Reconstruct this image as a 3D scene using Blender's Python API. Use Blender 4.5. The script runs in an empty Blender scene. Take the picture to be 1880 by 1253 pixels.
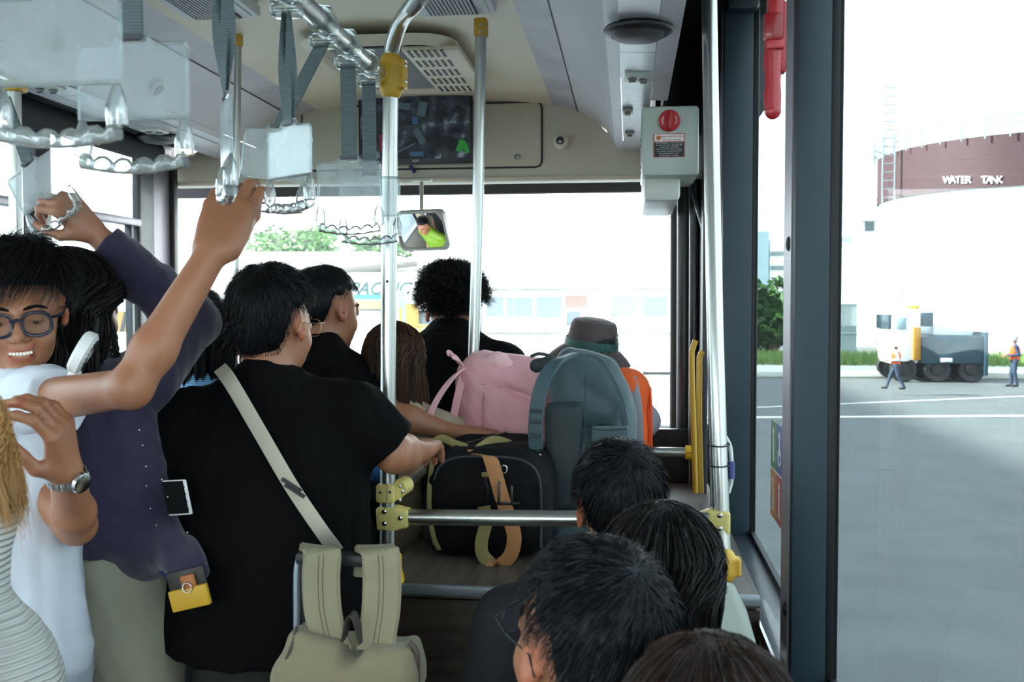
import bpy, bmesh, math, random
import numpy as np
from mathutils import Vector, Matrix, noise
random.seed(7); rng = np.random.default_rng(7)
C = bpy.context.scene.collection
scn = bpy.context.scene
PI = math.pi
# ------------------------------------------------------------------ camera, world, sun, exposure
CAMZ = 1.65; F = 1828.0
cam_d = bpy.data.cameras.new('camera'); cam = bpy.data.objects.new('camera', cam_d); C.objects.link(cam)
cam.location = (0, 0, CAMZ); cam.rotation_euler = (math.radians(90-2.08), 0, math.radians(6.71))
cam_d.sensor_width = 36; cam_d.lens = 36*F/1880; cam_d.clip_start = .05; cam_d.clip_end = 1000
cam_d.dof.use_dof = True; cam_d.dof.focus_distance = 2.5; cam_d.dof.aperture_fstop = 9
scn.camera = cam
vs = scn.view_settings; vs.view_transform = 'Standard'; vs.look = 'None'; vs.gamma = 1; vs.use_curve_mapping = False
vs.exposure = 1.5
scn.cycles.max_bounces = 10; scn.cycles.diffuse_bounces = 5; scn.cycles.glossy_bounces = 4
scn.cycles.transmission_bounces = 8; scn.cycles.transparent_max_bounces = 24
scn.cycles.caustics_reflective = False; scn.cycles.caustics_refractive = False
scn.cycles.sample_clamp_indirect = 6; scn.cycles.use_denoising = True
w = bpy.data.worlds.new('sky'); scn.world = w; w.use_nodes = True
nt = w.node_tree; bg = nt.nodes['Background']
tc = nt.nodes.new('ShaderNodeTexCoord'); sp = nt.nodes.new('ShaderNodeSeparateXYZ'); rp = nt.nodes.new('ShaderNodeValToRGB')
nt.links.new(tc.outputs['Generated'], sp.inputs[0]); nt.links.new(sp.outputs['Z'], rp.inputs[0]); nt.links.new(rp.outputs[0], bg.inputs[0])
rp.color_ramp.elements[0].position = 0.0; rp.color_ramp.elements[0].color = (1, 1, 1, 1)
rp.color_ramp.elements[1].position = 1.0; rp.color_ramp.elements[1].color = (.72, .86, 1, 1)
SKY = 4.5
bg.inputs[1].default_value = SKY
sun_d = bpy.data.lights.new('sun', 'SUN'); sun = bpy.data.objects.new('sun', sun_d); C.objects.link(sun)
sun_d.energy = 34; sun_d.angle = .02; sun_d.color = (1, .96, .9)
sun.rotation_euler = Vector((1, .12, -.62)).to_track_quat('-Z', 'Y').to_euler()
# ------------------------------------------------------------------ pixel helpers
_R = cam.rotation_euler.to_matrix(); O = Vector(cam.location)
def ray(px, py): return _R @ Vector(((px-940)/F, -(py-626.5)/F, -1))
def at(px, py, Y): r = ray(px, py); return O + r*(Y/r.y)
def atx(px, py, X): r = ray(px, py); return O + r*(X/r.x)
def atz(px, py, Z): r = ray(px, py); return O + r*((Z-CAMZ)/r.z)
def pxm(px, py, Y): return (at(px+1, py, Y)-at(px, py, Y)).length     # metres per pixel there
V = Vector
# ------------------------------------------------------------------ materials
MATS = {}
def srgb(h):
    if isinstance(h, str):
        c = [int(h[i:i+2], 16)/255 for i in (0, 2, 4)]
        return tuple(x/12.92 if x <= .04045 else ((x+.055)/1.055)**2.4 for x in c)
    return h
def M(name, col, rough=.5, metal=0, var=0, vscale=8, bump=0, bscale=60, spec=.5, stretch=(1, 1, 1), col2=None, coat=0, emit=0, sheen=0):
    if name in MATS: return MATS[name]
    m = bpy.data.materials.new(name); m.use_nodes = True; MATS[name] = m
    nt = m.node_tree; b = nt.nodes['Principled BSDF']
    c = srgb(col); b.inputs['Base Color'].default_value = (*c, 1)
    b.inputs['Roughness'].default_value = rough; b.inputs['Metallic'].default_value = metal
    b.inputs['Specular IOR Level'].default_value = spec
    if coat: b.inputs['Coat Weight'].default_value = coat
    if sheen: b.inputs['Sheen Weight'].default_value = sheen
    if emit: b.inputs['Emission Color'].default_value = (*c, 1); b.inputs['Emission Strength'].default_value = emit
    if var or bump or col2:
        t = nt.nodes.new('ShaderNodeTexCoord'); mp = nt.nodes.new('ShaderNodeMapping'); mp.inputs['Scale'].default_value = stretch
        nt.links.new(t.outputs['Object'], mp.inputs[0])
    if var or col2:
        n = nt.nodes.new('ShaderNodeTexNoise'); n.inputs['Scale'].default_value = vscale; n.inputs['Detail'].default_value = 6
        nt.links.new(mp.outputs[0], n.inputs[0])
        r = nt.nodes.new('ShaderNodeValToRGB'); r.color_ramp.elements[0].position = .35; r.color_ramp.elements[1].position = .68
        k = srgb(col2) if col2 else tuple(x*(1-var) for x in c)
        r.color_ramp.elements[0].color = (*k, 1); r.color_ramp.elements[1].color = (*c, 1)
        nt.links.new(n.outputs[0], r.inputs[0]); nt.links.new(r.outputs[0], b.inputs['Base Color'])
    if bump:
        n = nt.nodes.new('ShaderNodeTexNoise'); n.inputs['Scale'].default_value = bscale; n.inputs['Detail'].default_value = 4
        nt.links.new(mp.outputs[0], n.inputs[0])
        bp = nt.nodes.new('ShaderNodeBump'); bp.inputs['Strength'].default_value = bump; bp.inputs['Distance'].default_value = .002
        nt.links.new(n.outputs[0], bp.inputs['Height']); nt.links.new(bp.outputs[0], b.inputs['Normal'])
    return m
def wavebump(m, scale, axis='Z', strength=.6, dist=.001, colmix=0):
    nt = m.node_tree; b = nt.nodes['Principled BSDF']
    t = nt.nodes.new('ShaderNodeTexCoord'); wv = nt.nodes.new('ShaderNodeTexWave'); wv.bands_direction = axis
    wv.inputs['Scale'].default_value = scale; nt.links.new(t.outputs['Object'], wv.inputs[0])
    bp = nt.nodes.new('ShaderNodeBump'); bp.inputs['Strength'].default_value = strength; bp.inputs['Distance'].default_value = dist
    nt.links.new(wv.outputs['Fac'], bp.inputs['Height']); nt.links.new(bp.outputs[0], b.inputs['Normal'])
    if colmix:
        mx = nt.nodes.new('ShaderNodeMix'); mx.data_type = 'RGBA'
        c = b.inputs['Base Color'].default_value
        mx.inputs[6].default_value = (c[0]*(1-colmix), c[1]*(1-colmix), c[2]*(1-colmix), 1); mx.inputs[7].default_value = c
        nt.links.new(wv.outputs['Fac'], mx.inputs[0]); nt.links.new(mx.outputs[2], b.inputs['Base Color'])
    return m
def thin_glass(name, tint=(1, 1, 1), haze=.04, gloss=.06, hazecol=(.9, .95, .95), dscale=3, rough=.02):  # white scatter mixed in: painted haze on panes, frost on plastics
    m = bpy.data.materials.new(name); m.use_nodes = True; MATS[name] = m; nt = m.node_tree
    for n in list(nt.nodes):
        if n.type == 'BSDF_PRINCIPLED': nt.nodes.remove(n)
    out = nt.nodes['Material Output']
    tr = nt.nodes.new('ShaderNodeBsdfTransparent'); tr.inputs[0].default_value = (*tint, 1)
    gl = nt.nodes.new('ShaderNodeBsdfGlossy'); gl.inputs['Roughness'].default_value = rough
    lw = nt.nodes.new('ShaderNodeFresnel'); lw.inputs[0].default_value = 1.45
    ma = nt.nodes.new('ShaderNodeMath'); ma.operation = 'MULTIPLY'; ma.inputs[1].default_value = gloss*5
    nt.links.new(lw.outputs[0], ma.inputs[0])
    mx = nt.nodes.new('ShaderNodeMixShader'); nt.links.new(ma.outputs[0], mx.inputs[0]); nt.links.new(tr.outputs[0], mx.inputs[1]); nt.links.new(gl.outputs[0], mx.inputs[2])
    di = nt.nodes.new('ShaderNodeBsdfDiffuse'); di.inputs[0].default_value = (*hazecol, 1)
    tl = nt.nodes.new('ShaderNodeBsdfTranslucent'); tl.inputs[0].default_value = (*hazecol, 1)
    ad = nt.nodes.new('ShaderNodeMixShader'); ad.inputs[0].default_value = .5; nt.links.new(di.outputs[0], ad.inputs[1]); nt.links.new(tl.outputs[0], ad.inputs[2])
    t = nt.nodes.new('ShaderNodeTexCoord'); mp = nt.nodes.new('ShaderNodeMapping'); mp.inputs['Scale'].default_value = (1, 1, .35)
    n = nt.nodes.new('ShaderNodeTexNoise'); n.inputs['Scale'].default_value = dscale; n.inputs['Detail'].default_value = 5
    mr = nt.nodes.new('ShaderNodeMapRange'); mr.inputs[3].default_value = haze*.4; mr.inputs[4].default_value = haze*1.6
    nt.links.new(t.outputs['Object'], mp.inputs[0]); nt.links.new(mp.outputs[0], n.inputs[0]); nt.links.new(n.outputs[0], mr.inputs[0])
    m2 = nt.nodes.new('ShaderNodeMixShader'); nt.links.new(mr.outputs[0], m2.inputs[0]); nt.links.new(mx.outputs[0], m2.inputs[1]); nt.links.new(ad.outputs[0], m2.inputs[2])
    nt.links.new(m2.outputs[0], out.inputs[0])
    return m
cream = M('cream_panel', 'e6dcc2', .45, var=.06, vscale=3)
creamgrey = M('bulkhead_panel', 'ccc7b6', .5, var=.06, vscale=4)
greyp = M('grey_duct_panel', 'cdcacf', .42, var=.12, vscale=5, col2='b5b2b8')
greylight = M('light_duct_panel', 'dcdbe0', .42, var=.08, vscale=5)
brushed = M('brushed_panel', 'd6d6d8', .3, .2, var=.25, vscale=14, stretch=(1, 12, 1))
darkslate = M('slate_paint', '24353e', .5, bump=.25, bscale=300, var=.1)
darkframe = M('dark_frame', '2a2f36', .45, var=.1)
purpleframe = M('grey_frame', '7e7a84', .45, .3)
rubber = M('black_rubber', '0c0d10', .55)
blackp = M('black_plastic', '17181b', .4)
curtain = M('black_blind', '14151a', .8)
chrome = M('brushed_steel', 'c2c5c2', .30, 1, var=.06, vscale=30, stretch=(1, 1, .2))
steel = M('bright_steel', 'd0d0d0', .2, 1)
yellowp = M('yellow_plastic', 'd2a535', .45, var=.08)
paleyellow = M('pale_yellow_plastic', 'd8c878', .45, var=.05)
brightyellow = M('bright_yellow_plastic', 'e6b414', .4)
whitep = M('white_plastic', 'd9ddd6', .4)
floorm = M('floor_vinyl', '8f8b84', .6, var=.3, vscale=20)
redp = M('red_plastic', 'b0202a', .35, coat=.3)
glassm = thin_glass('window_glass', (.86, .93, .94), haze=.04)
glassr = thin_glass('side_window_glass', (.40, .44, .445), haze=.005, dscale=4, gloss=.02)
glassf = thin_glass('windshield_glass', (.93, .97, .97), haze=.03)
def wood(name, c1, c2, along='X'):
    m = M(name, c1, .42); nt = m.node_tree; b = nt.nodes['Principled BSDF']
    t = nt.nodes.new('ShaderNodeTexCoord'); mp = nt.nodes.new('ShaderNodeMapping')
    mp.inputs['Scale'].default_value = {'X': (2, 30, 30), 'Y': (30, 2, 30)}[along]
    n = nt.nodes.new('ShaderNodeTexNoise'); n.inputs['Scale'].default_value = 1.6; n.inputs['Detail'].default_value = 8; n.inputs['Distortion'].default_value = .4
    r = nt.nodes.new('ShaderNodeValToRGB'); r.color_ramp.elements[0].position = .38; r.color_ramp.elements[1].position = .62
    r.color_ramp.elements[0].color = (*srgb(c2), 1); r.color_ramp.elements[1].color = (*srgb(c1), 1)
    nt.links.new(t.outputs['Object'], mp.inputs[0]); nt.links.new(mp.outputs[0], n.inputs[0]); nt.links.new(n.outputs[0], r.inputs[0]); nt.links.new(r.outputs[0], b.inputs['Base Color'])
    return m
woodm = wood('dark_wood_laminate', '43382f', '2a231f')
woodtop = wood('platform_laminate', '574e46', '403931', 'Y')
woodl = wood('light_wood_laminate', '9b9078', '7d725d')
# ------------------------------------------------------------------ object helpers
ORG = {}
def tag(o, label=None, cat=None, group=None, kind=None):
    if label: o['label'] = label
    if cat: o['category'] = cat
    if group: o['group'] = group
    if kind: o['kind'] = kind
    return o
def thing(name, label, cat, loc, group=None, kind=None):
    o = bpy.data.objects.new(name, None); C.objects.link(o); o.empty_display_size = .05
    o.location = loc; ORG[o.name] = V(loc); tag(o, label, cat, group, kind); return o
def link(name, me, mat, parent=None, smooth=True, angle=None):
    if mat and len(me.materials) == 0: me.materials.append(mat)
    o = bpy.data.objects.new(name, me); C.objects.link(o)
    co = np.empty(len(me.vertices)*3, dtype=np.float32); me.vertices.foreach_get('co', co); co = co.reshape(-1, 3)
    if parent is not None: org = ORG[parent.name]; o.parent = parent
    else:
        lo, hi = co.min(0), co.max(0); org = V(((lo[0]+hi[0])/2, (lo[1]+hi[1])/2, lo[2])); o.location = org
    ORG[o.name] = V(org)
    co -= np.array(org, dtype=np.float32); me.vertices.foreach_set('co', co.ravel())
    if smooth:
        me.polygons.foreach_set('use_smooth', [True]*len(me.polygons))
        if angle: me.set_sharp_from_angle(angle=math.radians(angle))
    me.update(); return o
def rotmat(d, up=V((0, 0, 1))):
    """columns: x,y,z with z along d"""
    z = V(d).normalized(); up = V(up)
    if abs(z.dot(up.normalized())) > .98: up = V((0, 1, 0)) if abs(z.y) < .9 else V((1, 0, 0))
    x = up.cross(z).normalized(); y = z.cross(x)
    return Matrix((x, y, z)).transposed()
class MB:
    def __init__(s): s.bm = bmesh.new()
    def box(s, c, size, R=None, bev=0, seg=2):
        r = bmesh.ops.create_cube(s.bm, size=1); vs_ = r['verts']
        R = R or Matrix.Identity(3)
        for v in vs_: v.co = V(v.co[i]*size[i] for i in range(3))
        if bev:
            es = list({e for v in vs_ for e in v.link_edges})
            rr = bmesh.ops.bevel(s.bm, geom=es, offset=bev, segments=seg, affect='EDGES', profile=.5)
            vs_ = list({v for f in rr['faces'] for v in f.verts} | {v for v in vs_ if v.is_valid})
        for v in vs_: v.co = V(c) + R @ v.co
        return s
    def tube(s, path, r, n=12, flat=None, caps=True):
        path = [V(p) for p in path]; N = len(path); rs = r if hasattr(r, '__len__') else [r]*N
        rings = []; x = None
        for i, p in enumerate(path):
            d = (path[min(i+1, N-1)]-path[max(i-1, 0)]).normalized()
            if x is None: x = rotmat(d).col[0].copy()
            x = (x-d*x.dot(d)).normalized(); y = d.cross(x)
            fl = flat or 1
            rings.append([s.bm.verts.new(p+(x*math.cos(a)+y*math.sin(a)*fl)*rs[i]) for a in [2*PI*k/n for k in range(n)]])
        for a, b in zip(rings, rings[1:]):
            for k in range(n): s.bm.faces.new((a[k], a[(k+1) % n], b[(k+1) % n], b[k]))
        if caps: s.bm.faces.new(rings[0][::-1]); s.bm.faces.new(rings[-1])
        return s
    def ell(s, c, r, R=None, nu=16, nv=10):
        q = bmesh.ops.create_uvsphere(s.bm, u_segments=nu, v_segments=nv, radius=1); R = R or Matrix.Identity(3)
        for v in q['verts']: v.co = V(c)+R @ V((v.co.x*r[0], v.co.y*r[1], v.co.z*r[2]))
        return s
    def lathe(s, prof, c=(0, 0, 0), R=None, n=24):
        R = R or Matrix.Identity(3); rings = []
        for (r, z) in prof:
            if r < 1e-6: rings.append([s.bm.verts.new(V(c)+R @ V((0, 0, z)))])
            else: rings.append([s.bm.verts.new(V(c)+R @ V((r*math.cos(2*PI*k/n), r*math.sin(2*PI*k/n), z))) for k in range(n)])
        for a, b in zip(rings, rings[1:]):
            for k in range(n):
                q = [a[k % len(a)], a[(k+1) % len(a)], b[(k+1) % len(b)], b[k % len(b)]]
                q = list(dict.fromkeys(q))
                if len(q) > 2: s.bm.faces.new(q)
        return s
    def ribbon(s, path, wdir, w, t=.002, cross=None):
        """flat strap along path; wdir: vector or list of width directions"""
        path = [V(p) for p in path]; N = len(path); rings = []
        for i, p in enumerate(path):
            d = (path[min(i+1, N-1)]-path[max(i-1, 0)]).normalized()
            wd = V(wdir[i]) if isinstance(wdir, list) else V(wdir)
            wd = (wd-d*wd.dot(d)).normalized(); nn = d.cross(wd)
            ww = (w[i] if hasattr(w, '__len__') else w)/2; tt = (t[i] if hasattr(t, '__len__') else t)/2
            prof = cross or [(-1, -.5), (-.9, -1), (.9, -1), (1, -.5), (1, .5), (.9, 1), (-.9, 1), (-1, .5)]
            rings.append([s.bm.verts.new(p+wd*a*ww+nn*b*tt) for a, b in prof])
        n = len(rings[0])
        for a, b in zip(rings, rings[1:]):
            for k in range(n): s.bm.faces.new((a[k], a[(k+1) % n], b[(k+1) % n], b[k]))
        s.bm.faces.new(rings[0][::-1]); s.bm.faces.new(rings[-1]); return s
    def prism(s, poly, h0, h1, fn):
        """poly 2d list; fn(u,v,h)->world"""
        a = [s.bm.verts.new(fn(u, v, h0)) for u, v in poly]; b = [s.bm.verts.new(fn(u, v, h1)) for u, v in poly]
        n = len(poly)
        for k in range(n): s.bm.faces.new((a[k], a[(k+1) % n], b[(k+1) % n], b[k]))
        s.bm.faces.new(a[::-1]); s.bm.faces.new(b); return s
    def build(s, name, mat, parent=None, smooth=True, angle=40):
        bmesh.ops.recalc_face_normals(s.bm, faces=s.bm.faces)
        me = bpy.data.meshes.new(name); s.bm.to_mesh(me); s.bm.free()
        return link(name, me, mat, parent, smooth, angle)
def bez(pts, n=12):
    """catmull-rom through pts"""
    P = [V(p) for p in pts]; out = []
    for i in range(len(P)-1):
        p0, p1, p2, p3 = P[max(i-1, 0)], P[i], P[i+1], P[min(i+2, len(P)-1)]
        for k in range(n):
            t = k/n; out.append(.5*((2*p1)+(p2-p0)*t+(2*p0-5*p1+4*p2-p3)*t*t+(3*p1-p0-3*p2+p3)*t**3))
    out.append(P[-1]); return out
def text_mesh(name, s, size, loc, R, mat, parent, ext=.001, align='CENTER', bold=0, shear=0):
    cu = bpy.data.curves.new(name, 'FONT'); cu.body = s; cu.size = size; cu.extrude = ext; cu.align_x = align; cu.align_y = 'CENTER'; cu.offset = bold; cu.shear = shear
    cu.resolution_u = 3
    o = bpy.data.objects.new(name, cu); C.objects.link(o); dg = bpy.context.evaluated_depsgraph_get()
    me = bpy.data.meshes.new_from_object(o.evaluated_get(dg)); bpy.data.objects.remove(o)
    me.materials.clear(); R = R.to_4x4(); me.transform(Matrix.Translation(V(loc)) @ R)
    return link(name, me, mat, parent, False)
# R for things facing the rear (toward camera, -Y): x->+X, y->+Z, z->-Y
RBACK = Matrix(((1, 0, 0), (0, 0, -1), (0, 1, 0)))
RLEFT = Matrix(((0, 0, -1), (-1, 0, 0), (0, 1, 0)))   # faces -X: text x -> -Y, y -> Z
# ================================================================== THE BUS SHELL
XR, XL = .30, -2.00; XC = -.85; ZC = CAMZ+.86; YB = -3.2; YF = 4.30; YW = 4.75; ZG = -1.2
def xz(p0, p1, y0, y1, th=.012):  # thin slab between two xz points
    pass
def struct(name, mb, mat, **k): return tag(mb.build(name, mat, **k), kind='structure')
fl = MB().box((XC, (YB+YW)/2, -.03), (2.5, YW-YB+.1, .06)); struct('floor', fl, floorm)
def extr(mb, poly, y0, y1): return mb.prism(poly, y0, y1, lambda u, v, h: V((u, h, v)))
# central cream ceiling with slight crown, and the roof skin above
n = 10; top = [(-1.37+1.05*k/n, ZC+.03*math.sin(PI*k/n)) for k in range(n+1)]
ceil = extr(MB(), top+[(x, z+.02) for x, z in top[::-1]], YB, YF+.05); ceiling = struct('ceiling', ceil, cream)
roof = extr(MB(), [(-2.1, 2.62), (-1.9, 2.72), (-.85, 2.80), (.2, 2.72), (.44, 2.62), (.44, 2.66), (.22, 2.78), (-.85, 2.86), (-1.92, 2.78), (-2.14, 2.64)], YB, YW+.1)
struct('trim_1', roof, whitep)
def mir(poly, m): return [(2*XC-x, z) for x, z in poly] if m else poly
H = lambda h: CAMZ+h
for m, side in ((0, 'right'), (1, 'left')):
    # cove panels: outer strip, light strip, lower corner, bottom panels
    p1 = [(-.335, H(.862)), (-.225, H(.83)), (-.222, H(.85)), (-.335, H(.88))]
    p2 = [(-.222, H(.828)), (-.15, H(.79)), (-.10, H(.745)), (-.07, H(.69)), (-.06, H(.72)), (-.09, H(.77)), (-.14, H(.81)), (-.222, H(.848))]
    p3 = [(-.072, H(.688)), (-.062, H(.668)), (-.028, H(.660)), (-.028, H(.668)), (-.062, H(.69))]
    p5 = [(.066, H(.650)), (.118, H(.648)), (.118, H(.70)), (.105, H(.70)), (.105, H(.66)), (.066, H(.66))]
    for k, (p, mt) in enumerate(((p1, greyp), (p2, greylight), (p3, greylight), (p5, greyp))):
        struct('trim_%d' % (2+k+m*10), extr(MB(), mir(p, m), YB, 3.22 if (k == 3 and not m) else YF+.02), mt)
    # bottom strip in separate brushed panels
    par = thing('trim_%d' % (8+m*10), None, None, (0, 0, 0), kind='structure')
    ys = [YB, -1.8, -.6, .6, 1.75, 2.14, 2.62, 2.95, 3.55, YF]
    for a, b in zip(ys, ys[1:]):
        extr(MB(), mir([(-.027, H(.655)), (.065, H(.651)), (.065, H(.66)), (-.027, H(.665))], m), a+.0015, b-.0015).build('panel', brushed, par, smooth=False)
    # thin dark seam profile
    struct('trim_%d' % (9+m*10), extr(MB(), mir([(-.226, H(.829)), (-.221, H(.826)), (-.221, H(.84)), (-.226, H(.84))], m), YB, YF), rubber)
# dark cavity behind right duct + blinds
struct('trim_20', extr(MB(), [(.118, H(.66)), (.13, H(.97)), (.44, H(.97)), (.44, H(1.0)), (.10, H(1.0)), (.108, H(.66))], YB, YF), curtain)
struct('trim_21', extr(MB(), [(-1.81, H(.70)), (-2.02, H(.70)), (-2.02, H(.97)), (-1.81, H(.97))], YB, YF), curtain)
bl = MB().tube([(-1.93, YB, H(.62)), (-1.93, 3.9, H(.62))], .045, 16); tag(bl.build('window_blind', curtain), 'rolled black sun blind along the top of the left windows', 'blind')
struct('wall_back', MB().box((XC, YB-.03, .48), (2.4, .06, 1.16)).box((XC, YB-.03, 2.45), (2.4, .06, .6)).box((-1.97, YB-.03, 1.6), (.16, .06, 1.2)).box((.27, YB-.03, 1.6), (.16, .06, 1.2)), creamgrey)
tag(MB().box((XC, YB-.03, 1.63), (2.1, .008, 1.1)).build('window_9', glassm), kind='structure')  # rear window, out of view, enlarged to let more daylight in
# ---- right wall
ZS = H(-.71)
wr = MB().box((.375, (YB+3.35)/2, (ZS-.02)/2), (.03, 3.35-YB, ZS-.02))
struct('wall_right', wr, darkslate, smooth=False)
sl = MB().box((.34, (YB+3.45)/2, ZS-.012), (.10, 3.45-YB, .024), bev=.006); struct('trim_22', sl, M('sill_paint', '41464f', .35, var=.15, vscale=12, coat=.2))
struct('trim_23', MB().box((.287, (YB+3.3)/2, ZS-.002), (.006, 3.3-YB, .03)), steel)
struct('wall_right_upper', MB().box((.43, (YB+YF)/2, H(1.0)), (.04, YF-YB, .16)), darkframe)
def pillar(name, y, w=.10, d=.105, z0=ZS-.02, z1=H(.95), x0=.29, rb=.02):
    par = thing(name, None, None, (.34, y, z0), kind='structure')
    MB().box((x0+w/2, y+d/2, (z0+z1)/2), (w, d, z1-z0), bev=.008).build('post', darkslate, par)
    MB().box((x0, y+d/2+.006, (z0+z1)/2), (.006, d*.8, z1-z0)).build('side_strip', purpleframe, par)
    MB().box((x0+w+rb/2-.003, y+.03, (z0+z1)/2), (rb, .06, z1-z0), bev=.004).build('rubber_seal', rubber, par)
    return par
p1 = pillar('trim_24', 1.88, .067, x0=.30, rb=.022)
for zz in (at(1450, 445, 1.87).z, at(1450, 1133, 1.87).z):
    MB().ell((.297, 1.92, zz), (.006, .011, .014)).build('rubber_stop', rubber, p1)
p2 = pillar('trim_25', 3.1, .092, .1, x0=.281, rb=.018)
MB().box((.335, 3.12, H(.93)), (.1, .12, .10), bev=.02).build('corner_gusset', darkslate, p2)
pillar('trim_26', -.1); pillar('trim_27', -1.7); pillar('trim_28', YB+.02)
for i, (y0, y1) in enumerate(((YB+.1, -1.7), (-1.6, -.1), (0, 1.88), (1.98, 3.1), (3.2, 3.72))):
    p = thing('window_%d' % (i+1), None, None, (.4, (y0+y1)/2, ZS), kind='structure')
    MB().box((.382, (y0+y1)/2, (ZS+H(.95))/2), (.006, y1-y0, H(.95)-ZS)).build('pane', glassr if y0 > -.5 else glassm, p)
    MB().box((.378, (y0+y1)/2, ZS+.008), (.014, y1-y0, .016)).build('rubber_seal', rubber, p)
# sill side upper filler panel next to pillar 2 and door frame
struct('door_1', MB().box((.30, 3.62, 1.45), (.03, .09, 2.2), bev=.008), darkframe)
struct('door_2', MB().box((.31, 4.22, 1.45), (.03, .06, 2.2), bev=.008), darkframe)
struct('wall_right_front', MB().box((.40, 4.5, .55), (.05, .5, 1.3)).box((.42, 4.0, 2.45), (.05, 1.5, .3)), darkframe)
tag(MB().box((.36, 3.95, 1.3), (.006, .52, 1.9)).build('window_10', glassr), kind='structure')
# ---- left wall
wl = MB().box((-2.05, (.5+4.1)/2, .47), (.06, 4.1-.5, .98)).box((-2.05, -2.95, .47), (.06, .5, .98));
drw = thing('added_door', None, None, (-2.04, -1.1, 0), kind='structure')  # unseen glazed doorway, added to let more daylight in
for yy in (-2.65, -1.9, -1.12, -.35, .45): MB().box((-2.04, yy, 1.15), (.04, .06, 2.3), bev=.006).build('door_post', darkframe, drw)
for a_, b_d in ((-2.62, -1.93), (-.32, .42)):
    MB().box((-2.04, (a_+b_d)/2, 1.15), (.008, b_d-a_, 2.2)).build('door_glass', glassm, drw)
    MB().box((-2.04, (a_+b_d)/2, .04), (.04, b_d-a_, .08), bev=.006).build('kick_rail', darkframe, drw)
struct('wall_left', wl, M('left_wall_panel', 'a9a79d', .5, var=.1))
yA = atx(85, 250, -2.0).y; yB_ = atx(255, 300, -2.0).y
zt = atx(85, 250, -2.0).z
ly = [.52, 1.4, yA-.07, yB_]
for i, (a, b) in enumerate(zip(ly, ly[1:])):
    p = thing('window_%d' % (i+20), None, None, (-2.0, (a+b)/2, .96), kind='structure')
    a += .05; b -= .02; z0, z1 = .96, 2.30; zm = atx(174, 397, -2.0).z
    MB().box((-2.03, (a+b)/2, (z0+z1)/2), (.006, b-a, z1-z0)).build('pane', glassm, p)
    MB().box((-2.0, (a+b)/2, zm), (.04, b-a, .03), bev=.005).build('transom', purpleframe, p)
    for y in (a, b): MB().box((-2.0, y, (z0+z1)/2), (.03, .025, z1-z0), bev=.004).build('rubber_seal', rubber, p)
    MB().box((-2.0, (a+b)/2, z0), (.04, b-a, .03), bev=.004).build('lower_rail', purpleframe, p)
    MB().box((-2.0, b-.07, (z0+zm)/2), (.03, .022, zm-z0), bev=.004).build('mullion', darkframe, p)
for i, y in enumerate(ly[:-1]): struct('trim_%d' % (30+i), MB().box((-2.0, y+.0, 1.6), (.07, .09, 1.4), bev=.01), darkframe)
struct('wall_left_upper', MB().box((-2.06, (YB+YF)/2, 2.47), (.05, YF-YB, .36)), darkframe)
# ---- front left corner pillar (two-tone)
c0, c1, c2 = at(250, 560, 3.95), at(285, 560, 4.1), at(318, 560, 4.25)
def vpan(mb, pts, z0, z1, th=.03):
    poly = [(p.x, p.y) for p in pts]; q = [(x-.02, y+th) for x, y in poly[::-1]]
    return mb.prism(poly+q, z0, z1, lambda u, v, h: V((u, v, h)))
struct('trim_40', vpan(MB(), [c0, c1], 0, 2.35), darkslate); struct('trim_41', vpan(MB(), [c1, c2], 0, 2.35), purpleframe)
struct('trim_42', MB().box((c2.x+.005, c2.y, 1.2), (.03, .04, 2.2), bev=.004), rubber)
# ---- bulkhead at the front
zb0 = at(800, 327, YF).z; zb1 = ZC+.05
xb0 = at(308, 300, YF).x; xb1 = .12
pr = [(xb0, zb0), (xb1, zb0), (xb1, H(.70)), (-.06, H(.70)), (-.2, H(.84)), (-.32, H(.875)), (-.85, H(.90)), (-1.36, H(.875)), (-1.5, H(.84)), (-1.64, H(.70)), (-1.9, H(.70)), (xb0-.02, H(.62))]
bk = thing('wall_front', None, None, (XC, YF, zb0), kind='structure')
MB().prism(pr, YF, YF+.03, lambda u, v, h: V((u, h, v))).build('bulkhead', creamgrey, bk, smooth=False)
MB().box(((xb0+xb1)/2, YF+.03, zb0-.010), (xb1-xb0, .10, .022), bev=.008).build('lower_lip', M('lip_cream', 'cfc8b4', .4), bk)
def outline(mb, x0, x1, z0, z1, y, r=.03, t=.004):
    pts = []
    for cx, cz, a0 in ((x1-r, z1-r, 0), (x0+r, z1-r, 90), (x0+r, z0+r, 180), (x1-r, z0+r, 270)):
        for k in range(5): a = math.radians(a0+k*22.5); pts.append(V((cx+r*math.cos(a), y, cz+r*math.sin(a))))
    pts.append(pts[0]); pts.append(pts[1]); return mb.tube(pts, t, 6, caps=False)
h0 = at(555, 198, YF); h1 = at(995, 307, YF)
hp = MB().box(((h0.x+h1.x)/2, YF-.003, (h0.z+h1.z)/2), (h1.x-h0.x, .014, h0.z-h1.z), bev=.012).build('hatch_panel', creamgrey, bk)
outline(MB(), h0.x, h1.x, h1.z, h0.z, YF-.006).build('hatch_seal', rubber, bk)
lk = at(951, 290, YF); MB().lathe([(0, 0), (.009, 0), (.012, -.006), (.012, -.012)], (lk.x, YF-.018, lk.z), rotmat((0, 1, 0))).build('hatch_lock', M('lock_grey', '9b988c', .35, .5), bk)
db = [at(315, 333, YW), at(1172, 357, YW)]
struct('trim_43', MB().box(((at(300, 340, YW).x+.35)/2, YW-.08, at(800, 357, YW-.1).z+.10), (.35-at(300, 340, YW).x, .05, .20)), curtain)
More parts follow.
